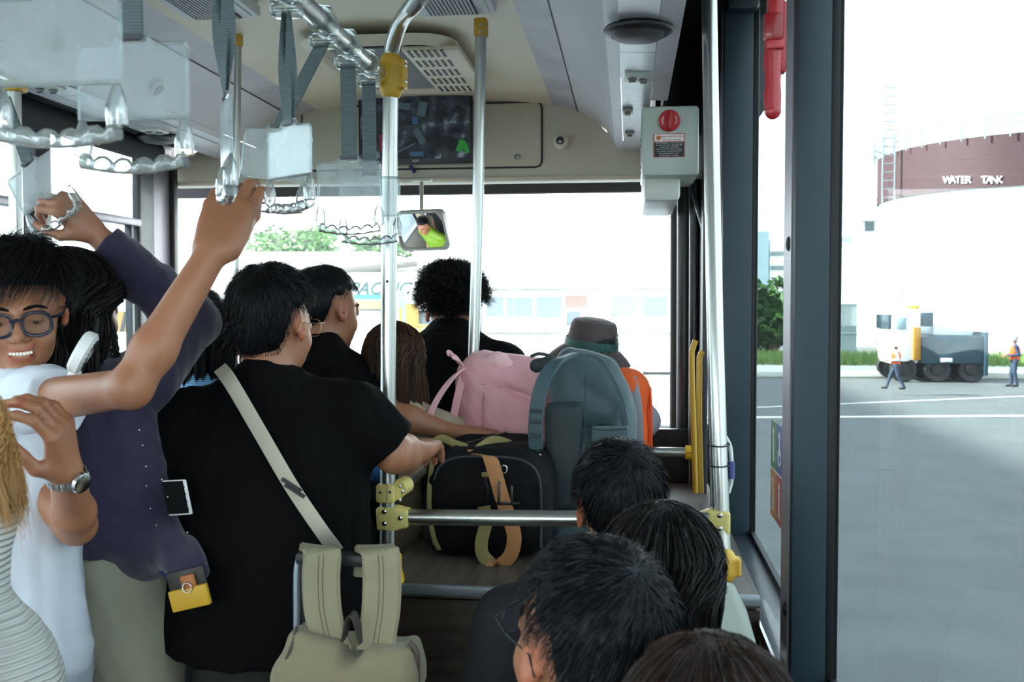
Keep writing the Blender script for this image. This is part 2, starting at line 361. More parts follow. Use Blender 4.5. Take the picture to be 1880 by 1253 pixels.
# windshield and its lower edge
wz0 = at(1200, 778, YW).z; wz1 = at(800, 357, YW).z+.02
ws = thing('window_30', None, None, (XC, YW, wz0), kind='structure')
MB().box((XC, YW+.02, (wz0+wz1)/2), (2.5, .008, wz1-wz0)).build('pane', glassf, ws)
MB().box((XC, YW, wz0-.01), (2.5, .05, .03), bev=.006).build('lower_rail', M('rail_alu', 'b9bcbe', .35, .6), ws)
struct('wall_front_upper_right', MB().box((.22, 4.15, 2.42), (.26, 1.1, .34)), curtain)
struct('wall_front_lower', MB().box((XC, YW+.03, (wz0-.02)/2), (2.5, .06, wz0-.02)), blackp)
tag(MB().box((-.9, YW-.25, (wz0-.05)-.05), (2.1, .42, .1), bev=.03).build('dashboard', M('dash_black', '1c1c1f', .6)), 'black dashboard shelf running under the windshield', 'dashboard')
# horizontal dark wall lower right in front of door (beside bucket hat person)
w0 = at(1202, 785, 4.4)
# ---- left low partition with wood panel (beside black haired woman)
pp = thing('low_partition', 'wood-patterned low partition with pale grey top rail below the left front window', 'partition', (-1.9, 3.3, 0))
a, b = at(262, 690, 3.35), at(345, 690, 3.35)
MB().box(((a.x+b.x)/2, 3.36, at(300, 690, 3.35).z/2), (b.x-a.x+.02, .03, at(300, 690, 3.35).z)).build('wood_panel', woodl, pp)
MB().box(((a.x+b.x)/2, 3.35, at(300, 676, 3.35).z), (b.x-a.x+.03, .05, .035), bev=.01).build('top_rail', whitep, pp)
# ---- ceiling fittings
def grille(name, label, px0, px1, py, length, grp=None, zoff=0, cover=greylight):
    # box on ceiling with louvres whose front (far) edge is at py
    f0 = atz(px0, py, ZC-.02); f1 = atz(px1, py, ZC-.02); w = f1.x-f0.x; cx = (f0.x+f1.x)/2; cy = f0.y-length/2
    t = thing(name, label, 'air vent', (cx, cy, ZC-.02), grp)
    MB().box((cx, cy, ZC+.0), (w, length, .04), bev=.012).build('housing', cover, t)
    MB().box((cx-w*.04, cy, ZC-.021), (w*.62, length*.94, .004)).build('recess', rubber, t)
    x0 = cx-w*.35; nb = 34
    for k in range(nb): 
        pass
    for k in range(13):
        MB().box((x0+w*.62*(k+.5)/13, cy, ZC-.0245), (w*.018, length*.92, .006)).build('slat', M('grille_grey', 'a9a9ac', .4), t, smooth=False)
    mb = MB()
    for k in range(60): mb.box((cx-w*.04, cy-length*.46+length*.92*k/60, ZC-.0255), (w*.6, .0016, .003))
    tag(mb.build('cross_wires', M('grille_grey', 'a9a9ac', .4), t, smooth=False), kind='stuff')
    MB().box((cx+w*.40, cy, ZC-.022), (.012, length*.9, .006), bev=.002).build('side_bar', whitep, t)
    return t
grille('ceiling_vent', 'grey louvred air vent on the ceiling left of the hanging straps', 345, 487, 39, .7)
grille('ceiling_vent', 'pale louvred air vent on the ceiling above the centre poles', 770, 915, 32, .7)
# ceiling hatch: oval frame with perforated cover
t = thing('roof_hatch', 'oval cream roof hatch frame with slotted cover above the monitor', 'roof hatch', (-.8, 3.0, ZC-.03))
ha, hb = atz(528, 75, ZC-.01), atz(872, 150, ZC-.01)
hc = V(((ha.x+hb.x)/2, (ha.y+hb.y)/2, ZC)); hy0, hy1 = atz(700, 170, ZC).y, atz(700, 62, ZC).y
hy0, hy1 = min(hy0, hy1), max(hy0, hy1); hx0, hx1 = atz(535, 70, ZC).x, atz(835, 70, ZC).x
def roundrect(x0, x1, y0, y1, r, n=5):
    pts = []
    for cx, cy, a0 in ((x1-r, y1-r, 0), (x0+r, y1-r, 90), (x0+r, y0+r, 180), (x1-r, y0+r, 270)):
        for k in range(n): a = math.radians(a0+k*90/(n-1)); pts.append((cx+r*math.cos(a), cy+r*math.sin(a)))
    return pts
def ringpoly(o, i, z0, z1):
    mb = MB(); n = len(o); a = [mb.bm.verts.new((x, y, z1)) for x, y in o]; b = [mb.bm.verts.new((x, y, z0)) for x, y in i]
    c = [mb.bm.verts.new((x, y, z0+.02)) for x, y in [((x-hcx)*.94+hcx, (y-hcy)*.94+hcy) for x, y in i]]
    for k in range(n):
        j = (k+1) % n; mb.bm.faces.new((a[k], a[j], b[j], b[k])); mb.bm.faces.new((b[k], b[j], c[j], c[k]))
    return mb
hcx, hcy = (hx0+hx1)/2, (hy0+hy1)/2
o_ = roundrect(hx0, hx1, hy0, hy1, .12); i_ = [((x-hcx)*.88+hcx, (y-hcy)*.86+hcy) for x, y in o_]
ringpoly(o_, i_, ZC-.022, ZC+.0).build('frame', cream, t)
MB().prism([((x-hcx)*.86+hcx, (y-hcy)*.84+hcy) for x, y in o_], ZC-.006, ZC-.004, lambda u, v, h: V((u, v, h))).build('shadow_pan', M('hatch_shade', '8d8673', .5), t, smooth=False)  # shadow inside the hatch put into the pan's darker beige
q0, q1 = atz(735, 75, ZC-.03), atz(830, 115, ZC-.03)
cvx0, cvx1 = atz(732, 90, ZC-.03).x, atz(822, 60, ZC-.03).x; cvy0, cvy1 = hy0+.10, hy1-.14
MB().box(((cvx0+cvx1)/2, (cvy0+cvy1)/2, ZC-.022), (cvx1-cvx0, cvy1-cvy0, .018), bev=.01).build('slotted_cover', cream, t)
for r_ in range(5):
    for k in range(6):
        MB().box((cvx0+.025+k*.022, cvy0+.04+r_*(cvy1-cvy0-.08)/4, ZC-.0318), (.010, (cvy1-cvy0)*.14, .002), bev=.0008).build('slot', rubber, t, smooth=False)
MB().box(((hx0+cvx0)/2+.04, hcy, ZC-.01), ((cvx0-hx0)*.7, (hy1-hy0)*.7, .006), bev=.002).build('filter_mesh', M('filter_grey', '77787a', .6, bump=.5, bscale=400), t)
# round speaker/lamp on the right duct
lp = atz(1172, 52, H(.65)); t = thing('ceiling_speaker', 'black oval ceiling speaker under the right hand duct', 'speaker', (lp.x, lp.y, H(.60)))
RD = rotmat((0, 0, -1))
MB().lathe([(.0, 0), (.078, 0), (.082, .006), (.080, .012), (.070, .018), (.064, .019)], (lp.x, lp.y, H(.652)), RD, 40).build('rim', blackp, t)
MB().lathe([(.064, .017), (.055, .026), (.03, .031), (0, .033)], (lp.x, lp.y, H(.652)), RD, 40).build('dome', M('speaker_dome', '4a4a4c', .5), t)
def nozzle(label, p, zz, grp, mirror=False):
    t = thing('air_nozzle', label, 'air vent', (p.x, p.y, zz))
    if grp: t['group'] = grp
    MB().box((p.x, p.y, zz), (.075, .10, .012), bev=.006).build('plate', whitep, t)
    for k, dx in enumerate((-.016, .016)):
        MB().lathe([(.012, 0), (.014, .004), (.010, .008), (.004, .010), (0, .010)], (p.x+dx, p.y+dx*.6, zz-.006), RD).build('eyeball', M('nozzle_grey', '8b8b88', .4), t)
        MB().box((p.x+dx, p.y+dx*.6, zz-.017), (.018, .003, .002)).build('fin', blackp, t)
nozzle('white twin air nozzle on the right duct beyond the black speaker', atz(1171, 141, H(.65)), H(.65), None)
nozzle('white twin air nozzle on the left duct above the front left window', atz(283, 240, H(.65)), H(.65), None)
nozzle('white twin air nozzle on the left duct near the left edge of the photo', atz(85, 160, H(.65)), H(.65), None)
for px, py, mt, lb in ((1152, 203, M('socket_brown', '6b6355', .4), 'small brown clip on the right duct above the valve box'), (1156, 245, M('socket_tan', '958a72', .4), 'small tan clip at the far end of the right duct')):
    p = atz(px, py, H(.65)); t = thing('duct_clip', lb, 'clip', (p.x, p.y, H(.64)))
    MB().box((p.x, p.y, H(.648)), (.035, .055, .010), bev=.002).build('base', M('socket_rim', 'a8a49a', .4), t)
    MB().box((p.x, p.y, H(.640)), (.02, .035, .012), bev=.003).build('jaw', mt, t)
# round speakers on left cove
for px, py, lb in ((318, 215, 'round white-rimmed reading speaker on the left cove'), (390, 242, 'round dark speaker with pale rim on the left cove nearest the bulkhead')):
    Yd = 2.65 if px < 350 else 3.25
    p = at(px, py, Yd); p.x = -1.595 if px < 350 else -1.60; Rn = rotmat(V((.75, 0, -.65)))
    p = V((-1.60, Yd, H(.735))); 
    t = thing('cove_speaker', lb, 'speaker', p)
    MB().lathe([(.0, 0), (.036, 0), (.036, .008), (.030, .012), (.024, .010)], p, Rn).build('rim', whitep, t)
    MB().lathe([(.024, .009), (.012, .012), (0, .012)], p, Rn).build('grille', blackp, t)
pL = atz(290, 255, H(.64)); t = thing('ceiling_speaker', 'black oval ceiling speaker under the left hand duct', 'speaker', (pL.x, pL.y, H(.60)))
MB().lathe([(.0, 0), (.078, 0), (.082, .006), (.080, .012), (.070, .018), (.064, .019)], (pL.x, pL.y, H(.652)), RD, 40).build('rim', blackp, t)
MB().lathe([(.064, .017), (.055, .026), (.03, .031), (0, .033)], (pL.x, pL.y, H(.652)), RD, 40).build('dome', M('speaker_dome', '4a4a4c', .5), t)
# ================================================================== OUTSIDE
asph = M('asphalt', '5c5f5e', .85, var=.22, vscale=1.2, bump=.6, bscale=40)
grd = MB()
for i in range(1): grd.bm.faces.new([grd.bm.verts.new(p) for p in ((-160, -60, ZG), (160, -60, ZG), (160, 300, ZG), (-160, 300, ZG))])
nt = asph.node_tree
struct('floor_outside', grd, asph, smooth=False)
wpaint = M('road_paint', 'f4f4f0', .7)
l0 = atz(1537, 766, ZG); l1 = atz(1880, 764, ZG)
dr = (l1-l0).normalized()
tag(MB().ribbon([l0-dr*9+V((0, 0, .005)), l1+dr*25+V((0, 0, .005))], V((-dr.y, dr.x, 0)), .28, .006).build('road_line', wpaint), 'long white painted line across the asphalt outside the right window', 'road marking')
l0 = atz(1548, 742, ZG); l1 = atz(1880, 728, ZG); dr = (l1-l0).normalized()
tag(MB().ribbon([l0-dr*3+V((0, 0, .005)), l1+dr*25+V((0, 0, .005))], V((-dr.y, dr.x, 0)), .10, .006).build('road_line', wpaint), 'thin faint painted line beyond the white line outside', 'road marking')
conc = M('pale_concrete', 'dfe3e2', .8, var=.10, vscale=.6, bump=.2, bscale=4)
conw = M('white_wall', 'f2f4f2', .7, var=.05, vscale=.4)
# terminal building that throws the shade (left, behind the bus)
t = thing('terminal_building', 'tall pale terminal building standing left of the bus, out of frame', 'building', (-44, 6, ZG))
MB().box((-44, -12, ZG+12.75), (20, 100, 25.5)).build('wall', conw, t, smooth=False)
for k in range(12):
    for j in range(3): MB().box((-33.95, -56+k*8, ZG+4+j*7), (.2, 4.5, 2.6)).build('window', M('dark_window', '31414a', .2), t, smooth=False)
# raised kerb + pale pavement beyond the workers
kb = MB(); k0, k1 = atz(1580, 640, ZG), atz(1900, 700, ZG)
Yk = 37.0
def gbox(mb, px0, px1, pyb, pyt, Y, depth, z0=None):
    a = at(px0, pyb, Y); b = at(px1, pyt, Y); zz0 = ZG if pyb is None else a.z
    if z0 is not None: zz0 = z0
    return mb.box(((a.x+b.x)/2, Y+depth/2, (zz0+b.z)/2), (abs(b.x-a.x), depth, b.z-zz0))
struct('trim_50', MB().box((13.5, 46, ZG+.12), (26, 12, .24), bev=.05), M('pavement', 'd5d3c8', .8, var=.15, vscale=.8))
grassm = M('grass', '7d9a52', .9, var=.4, vscale=3)
def fuzz(name, x0, x1, y0, y1, z, h, n, mat, label):
    v = []; f = []
    for i in range(n):
        x = random.uniform(x0, x1); y = random.uniform(y0, y1); a = random.uniform(0, PI); hh = h*random.uniform(.5, 1.2); w_ = .03
        k = len(v); dx, dy = math.cos(a)*w_, math.sin(a)*w_
        v += [(x-dx, y-dy, z), (x+dx, y+dy, z), (x+random.uniform(-.08, .08), y+random.uniform(-.08, .08), z+hh)]; f.append((k, k+1, k+2))
    me = bpy.data.meshes.new(name); me.from_pydata(v, [], f)
    return tag(link(name, me, mat, smooth=False), label, 'grass', kind='stuff')
fuzz('grass', 5, 26, 44, 50, ZG+.24, .5, 9000, grassm, 'strip of rough green grass behind the kerb outside the right window')
# white building with square window (left of the tank)
t = thing('white_building', 'pale building with a small square window behind the pillar outside', 'building', (9, 70, ZG))
gbox(MB(), 1575, 1612, 640, 362, 70, 8, ZG).build('wall', conw, t, smooth=False)
gbox(MB(), 1588, 1606, 425, 407, 69.9, .3).build('window', M('dark_window', '31414a', .2), t, smooth=False)
gbox(MB(), 1584, 1610, 407, 404, 69.7, .4).build('lintel', M('grey_trim', '7d898c', .6), t, smooth=False)
gbox(MB(), 1530, 1575, 640, 438, 72, 8, ZG).build('side_wing', conc, t, smooth=False)
gbox(MB(), 1530, 1572, 443, 434, 71.8, .5).build('railing', M('rail_grey', '8f9a9c', .5), t, smooth=False)
t = thing('white_building', 'wide white overexposed building beyond the fuel truck', 'building', (22, 78, ZG))
gbox(MB(), 1612, 2100, 640, 350, 80, 10, ZG).build('wall', conw, t, smooth=False)
for k in range(5): gbox(MB(), 1650+k*75, 1655+k*75, 640, 360, 79.7, .4, ZG).build('pilaster', conc, t, smooth=False)
for k in range(4): gbox(MB(), 1680+k*70, 1700+k*70, 560, 500, 79.8, .3).build('window', M('pale_window', '9fb4b8', .3), t, smooth=False)
gbox(MB(), 1618, 1900, 480, 474, 79.5, .6).build('ledge', M('grey_trim', '7d898c', .6), t, smooth=False)
# water tank
tk = at(1830, 350, 62); rk = 9.5; ta = at(1650, 338, 62)
tankm = M('maroon_paint', '4a2c30', .7, var=.2, vscale=.5, stretch=(1, 1, .2))
ctr = V((ta.x+rk*.97, 62+3, 0)); ztk0, ztk1 = at(1700, 340, 56).z, at(1700, 243, 56).z
t = thing('water_tank', 'big maroon cylindrical water tank with white lettering', 'tank', (ctr.x, ctr.y, ZG))
MB().lathe([(0, ztk1), (rk, ztk1), (rk, ztk0), (rk*.98, ztk0), (rk*.98, ztk0-.3)], (ctr.x, ctr.y, 0), n=64).build('upper_band', tankm, t)
MB().lathe([(rk*.985, ztk0), (rk*.985, ZG)], (ctr.x, ctr.y, 0), n=64).build('lower_drum', conw, t)
mb = MB(); rr = rk+.25
for zz in (ztk1+.5, ztk1+1.0): mb.tube([(ctr.x+rr*math.cos(a), ctr.y+rr*math.sin(a), zz) for a in [2*PI*k/64 for k in range(65)]], .05, 5)
for k in range(48): a = 2*PI*k/48; mb.tube([(ctr.x+rr*math.cos(a), ctr.y+rr*math.sin(a), ztk1-.2), (ctr.x+rr*math.cos(a), ctr.y+rr*math.sin(a), ztk1+1)], .045, 5)
mb.build('railing', M('rail_grey', '8f9a9c', .5), t)
mb = MB(); a0 = at(1648, 300, 60)
for dx in (-.35, .35): mb.tube([(a0.x+dx, 62, ztk0-6), (a0.x+dx, 62, ztk1+1)], .05, 5)
for k in range(26): mb.tube([(a0.x-.35, 62, ztk0-6+k*.5), (a0.x+.35, 62, ztk0-6+k*.5)], .04, 5)
mb.build('ladder', M('rail_grey', '8f9a9c', .5), t)
word = 'WATER  TANK'; textw = []
z_t = at(1790, 331, 55).z
def cyl_text(word, px0, px1):
    # lay letters round the drum
    mesh = []
    for i, ch in enumerate(word):
        if ch == ' ': continue
        px = px0+(px1-px0)*(i+.5)/len(word)
        r = ray(px, 331); r2 = V((r.x, r.y)); c2 = V((ctr.x, ctr.y)); b_ = -2*r2.dot(c2); a_ = r2.dot(r2); cc = c2.dot(c2)-(rk+.05)**2
        tt = (-b_-math.sqrt(b_*b_-4*a_*cc))/(2*a_); pos = O+r*tt; nrm = V((pos.x-ctr.x, pos.y-ctr.y, 0)).normalized()
        xx = V((-nrm.y, nrm.x, 0)); R = Matrix((xx, V((0, 0, 1)), nrm)).transposed()
        text_mesh('letter', ch, .56, pos, R, M('letter_white', 'ffffff', .6), t, ext=.02, bold=.004)
cyl_text(word, 1735, 1840)
# yellow-marked post, fence
t = thing('steel_gate', 'grey barred steel gate beside the pillar outside', 'gate', (8, 50, ZG))
a, b = at(1539, 560, 52), at(1573, 560, 52)
mb = MB()
for k in range(15):
    x = a.x+(b.x-a.x)*k/14; MB().tube([(x, 52, ZG), (x, 52, a.z)], .03, 5).build('bar', M('gate_grey', '6f7f83', .5), t)
MB().box(((a.x+b.x)/2, 52, a.z), (b.x-a.x, .08, .1)).box(((a.x+b.x)/2, 52, (a.z+ZG)/2), (b.x-a.x, .08, .1)).build('rail', M('gate_grey', '6f7f83', .5), t)
MB().box(((a.x+b.x)/2, 52.06, ZG+.9), (b.x-a.x, .03, 1.8)).build('sheet', M('gate_sheet', '8aa3a5', .5), t)
# ---- tow truck
def truck():
    Y = 38; t = thing('utility_truck', 'white cab utility truck with dark flatbed parked behind the walking worker', 'truck', (at(1720, 690, Y).x, Y, ZG))
    u = lambda px, py: at(px, py, Y)
    wh = M('truck_white', 'f4f6f6', .3, coat=.5); dk = M('truck_dark', '29424f', .4)
    def bx(n_, x0, x1, y0, y1, m, dy=0, dep=2.3, bev=.06):
        a, b = u(x0, y0), u(x1, y1); return MB().box(((a.x+b.x)/2, Y+dy+dep/2, (a.z+b.z)/2), (abs(b.x-a.x), dep, abs(a.z-b.z)), bev=bev).build(n_, m, t)
    bx('cab', 1637, 1692, 672, 570, wh, bev=.25)
    bx('windscreen', 1634, 1642, 605, 578, M('dark_window', '31414a', .2), .2, 1.9, .02)
    bx('side_window', 1645, 1664, 605, 582, M('pale_window', '9fb4b8', .3), -.03, .1, .02)
    bx('beacon', 1681, 1697, 568, 561, M('amber_lamp', 'd8a63a', .3), .6, .6, .03)
    bx('hazard_post', 1676, 1690, 662, 601, M('hazard_yellow', 'a87420', .5), -.1, .2, .02)
    bx('lift_frame', 1694, 1716, 600, 574, dk, .1, .3, .02)
    bx('bed', 1691, 1812, 668, 618, dk, bev=.05)
    bx('tail_board', 1806, 1814, 690, 610, dk, -.1, 2.5, .02)
    bx('load', 1715, 1792, 618, 598, M('load_white', 'e8eef0', .5), .2, 1.8, .12)
    bx('plate', 1727, 1748, 665, 658, wh, -.05, .08, .01)
    for px in (1660, 1722, 1785):
        p = u(px, 678)
        for dy in (.05, 2.0):
            MB().lathe([(0, -.16), (.2, -.16), (.22, -.1), (.44, -.14), (.48, -.08), (.48, .08), (.44, .14), (.22, .1), (.2, .16), (0, .16)], (p.x, Y+dy+.1, ZG+.48), rotmat((0, 1, 0))).build('wheel', rubber, t)
truck()
# ---- front: buildings seen through the windshield
t = thing('long_white_building', 'long low white building with a row of windows ahead of the bus', 'building', (-2, 40, ZG))
Y = 40
gbox(MB(), 885, 1330, 760, 300, Y, 8, ZG).build('wall', conw, t, smooth=False)
wn = M('grey_blue_window', '59656f', .3)
for x0, x1, y0, y1, m_ in ((893, 925, 582, 545, wn), (930, 978, 582, 546, wn), (984, 1033, 583, 545, wn), (1038, 1078, 565, 543, M('brown_board', '6b4c3e', .7)), (1040, 1066, 598, 572, M('dark_window', '31414a', .2)), (1120, 1166, 582, 545, wn), (1173, 1225, 582, 545, wn)):
    gbox(MB(), x0, x1, y0, y1, Y-.05, .2).build('window', m_, t, smooth=False)
gbox(MB(), 885, 1330, 533, 528, Y-.3, .5).build('ledge', M('stained_trim', '6d675f', .8, var=.3, vscale=2), t, smooth=False)
gbox(MB(), 885, 1330, 614, 611, Y-.15, .3).build('lower_ledge', M('stained_trim', 'b3ada4', .8), t, smooth=False)
t = thing('radio_mast', 'slim red and white mast above the white building', 'mast', (at(912, 400, 90).x, 90, ZG))
for k, (y0, y1) in enumerate(((413, 405), (405, 392), (392, 382), (382, 370), (370, 362))):
    gbox(MB(), 908, 917, y0, y1, 90, .5).build('section', M('mast_red', '7e1d26', .6) if k % 2 == 0 or 1 else conw, t, smooth=False)
for y in (363, 385, 404): gbox(MB(), 903, 922, y, y-2, 89.8, .9).build('platform', M('mast_red', '7e1d26', .6), t, smooth=False)
gbox(MB(), 910, 915, 560, 413, 90, .4, ZG).build('lower_shaft', conw, t, smooth=False)
# cargo hangar with sign
Y = 46; t = thing('cargo_hangar', 'white cargo hangar with a teal lettered fascia left of the tall pole', 'building', (-12, Y, ZG))
gbox(MB(), 420, 752, 760, 500, Y, 10, ZG).build('wall', conw, t, smooth=False)
a, b = at(440, 496, Y-.6), at(765, 470, Y-.6)
MB().prism([(at(430, 503, Y).x, at(430, 503, Y).z), (at(735, 486, Y).x, at(735, 488, Y).z), (at(765, 478, Y).x, at(765, 478, Y).z), (at(700, 465, Y).x, at(700, 465, Y).z), (at(430, 466, Y).x, at(430, 466, Y).z)], Y-1.2, Y+10, lambda u, v, h: V((u, h, v))).build('roof', M('roof_white', 'eef0f0', .6), t, smooth=False)
MB().ribbon([at(430, 506, Y-1.25), at(600, 499, Y-1.25), at(768, 484, Y-1.25)], V((0, 1, 0)), .2, .28).build('gutter', M('gutter_brown', '2f2b27', .7), t)
gbox(MB(), 620, 745, 550, 541, Y-.1, .1).build('teal_band', M('teal', '0f6d73', .5), t, smooth=False)
gbox(MB(), 620, 745, 567, 552, Y-.1, .1).build('yellow_band', M('fascia_yellow', '9a8648', .5), t, smooth=False)
gbox(MB(), 620, 745, 571, 568, Y-.2, .2).build('fascia_edge', M('gutter_brown', '2f2b27', .7), t, smooth=False)
pt = at(640, 531, Y-.15)
text_mesh('lettering', 'PACIFIC', .0315*26, pt, RBACK, M('teal_letter', '043f3d', .5), t, ext=.02, align='LEFT', shear=.35, bold=.02)
gbox(MB(), 640, 690, 705, 640, Y-.2, .3).build('dock_door', M('dock_grey', 'c6c9c4', .6), t, smooth=False)
gbox(MB(), 650, 690, 652, 640, Y-1.2, 1).build('dock_canopy', conw, t, smooth=False)
gbox(MB(), 715, 745, 760, 534, Y-.4, .3).build('blue_poster', M('poster_blue', '5d7894', .5), t, smooth=False)
t = thing('cargo_shed', 'open dark shed bay under white steel beams right of the cargo hangar', 'building', (-8, 58, ZG))
gbox(MB(), 757, 884, 640, 500, 58.5, 5, ZG).build('dark_bay', M('bay_dark', '3a3e42', .8), t, smooth=False)
for p0, p1 in (((745, 492), (884, 478)), ((745, 505), (884, 490)), ((757, 500), (800, 520)), ((757, 640), (757, 490))):
    MB().tube([at(*p0, 57.5), at(*p1, 57.5)], .19, 6).build('beam', conw, t)
MB().tube([at(655, 378, 47), at(870, 352, 40)], .06, 6).build('cable', M('cable_grey', '8f9396', .5), t)
t = thing('yellow_lift', 'yellow steel loading lift with diagonal rails behind the curly haired man', 'lift', (-7, 36, ZG))
yl = M('lift_yellow', '8f6f1c', .5)
gbox(MB(), 745, 764, 660, 558, 36, .5).build('column', yl, t, smooth=False)
for p0, p1 in (((764, 598), (800, 600)), ((764, 640), (800, 604)), ((764, 650), (800, 650)), ((735, 565), (735, 640)), ((772, 600), (772, 650)), ((790, 600), (790, 650))):
    MB().tube([at(*p0, 36), at(*p1, 36)], .07, 6).build('rail', yl, t)
gbox(MB(), 765, 800, 598, 570, 36.5, 1).build('cabin', M('dark_window', '31414a', .2), t, smooth=False)
for k, (y0) in enumerate((35.6,)):
    gbox(MB(), 735, 800, 662, 650, 36, 1, ZG).build('chassis', yl, t, smooth=False)
# left: hazard board and pale building
t = thing('hazard_barrier', 'yellow and black striped hazard barrier outside the left window', 'barrier', (-17, 24, ZG))
hz0, hz1 = at(200, 610, 24), at(262, 572, 24)
MB().box(((hz0.x+hz1.x)/2, 24, (hz0.z+hz1.z)/2), (hz1.x-hz0.x+2, .1, hz1.z-hz0.z)).build('board', M('hazard_yellow', 'a87420', .5), t, smooth=False)
for k in range(9):
    x = hz0.x-.8+k*.28; MB().prism([(x, hz0.z), (x+.11, hz0.z), (x+.25, hz1.z), (x+.14, hz1.z)], 23.93, 23.945, lambda u, v, h: V((u, h, v))).build('stripe', rubber, t, smooth=False)
for x in (hz0.x-.8, hz1.x+.6): MB().box((x, 24.1, (ZG+hz0.z)/2), (.1, .1, hz0.z-ZG)).build('post', darkframe, t, smooth=False)
t = thing('left_warehouse', 'white warehouse with ribbed wall seen through the left windows', 'building', (-35, 52, ZG))
gbox(MB(), 20, 262, 600, 410, 52, 8, ZG).build('wall', conw, t, smooth=False)
for k in range(12): gbox(MB(), 40+k*18, 43+k*18, 600, 412, 51.9, .2).build('rib', conc, t, smooth=False)
gbox(MB(), 196, 250, 400, 340, 60, 6, ZG).build('grey_tower', M('tower_grey', '6d737c', .7), t, smooth=False)
t = thing('brick_house', 'pale house with a reddish pitched roof beyond the windshield corner', 'building', (-20, 76, ZG))
gbox(MB(), 316, 362, 600, 412, 76, 6, ZG).build('wall', conc, t, smooth=False)
a = at(316, 408, 75.5); b = at(348, 412, 75.5); c_ = at(316, 400, 75.5)
MB().prism([(a.x-6, a.z), (b.x, b.z), (a.x-1, c_.z+.6), (a.x-6, c_.z+.6)], 75, 82, lambda u, v, h: V((u, h, v))).build('roof', M('roof_red', '6e4a42', .7), t, smooth=False)
gbox(MB(), 395, 480, 600, 455, 77, 4, ZG).build('annex', conw, t, smooth=False)
# tree
leafm = M('leaf_green', '35601f', .6, var=.5, vscale=2.5); leafm.node_tree.nodes['Principled BSDF'].inputs['Subsurface Weight'].default_value = 0
def tree(label, px, py, Y, rx, rz, n=3500, s=.22, mat=leafm):
    c = at(px, py, Y); t = thing('tree', label, 'tree', (c.x, Y, ZG))
    v = []; f = []
    blobs = [(c+V((random.uniform(-rx, rx)*.7, random.uniform(-rx, rx)*.5, random.uniform(-rz, rz)*.65)), random.uniform(.3, .5)) for _ in range(16)]
    for i in range(n):
        bc, br = random.choice(blobs); d = V((random.gauss(0, 1), random.gauss(0, 1), random.gauss(0, 1))).normalized()
        p = bc+V((d.x*rx, d.y*rx, d.z*rz))*br*random.uniform(.75, 1.05)
        a = V((random.gauss(0, 1), random.gauss(0, 1), random.gauss(0, .5))).normalized()*s; b = a.cross(V((random.gauss(0, 1), random.gauss(0, 1), random.gauss(0, 1)))).normalized()*s*.5
        k = len(v); v += [p-a, p+b, p+a, p-b]; f.append((k, k+1, k+2, k+3))
    me = bpy.data.meshes.new('foliage'); me.from_pydata([tuple(x) for x in v], [], f); tag(link('foliage', me, mat, t, smooth=False), kind='stuff')
    mb = MB().tube([(c.x, Y, ZG), (c.x+.2, Y, c.z-rz*.4), (c.x, Y, c.z+rz*.3)], [.35, .25, .1], 8)
    for bc, br in blobs[:6]: mb.tube([(c.x+.1, Y, c.z-rz*.6), bc], [.14, .04], 6)
    mb.build('trunk', M('bark', '5b4b3c', .9), t)
tree('bright green leafy tree beyond the hangar roof', 545, 452, 58, 2.6, 1.5)
tree('smaller tree showing between the mirror and the hangar roof', 700, 455, 62, 2.2, 1.2, 2000)
tree('hazy green tree seen between the two right hand window pillars', 1412, 600, 60, 3.0, 3.4, 4000, .3)
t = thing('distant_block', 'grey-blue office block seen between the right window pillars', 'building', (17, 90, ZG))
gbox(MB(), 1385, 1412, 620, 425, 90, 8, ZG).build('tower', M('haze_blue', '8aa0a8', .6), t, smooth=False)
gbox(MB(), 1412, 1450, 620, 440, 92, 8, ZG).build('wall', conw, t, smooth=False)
for k in range(4): gbox(MB(), 1416, 1446, 470+k*26, 462+k*26, 91.8, .3).build('window_band', M('grey_trim', '7d898c', .6), t, smooth=False)
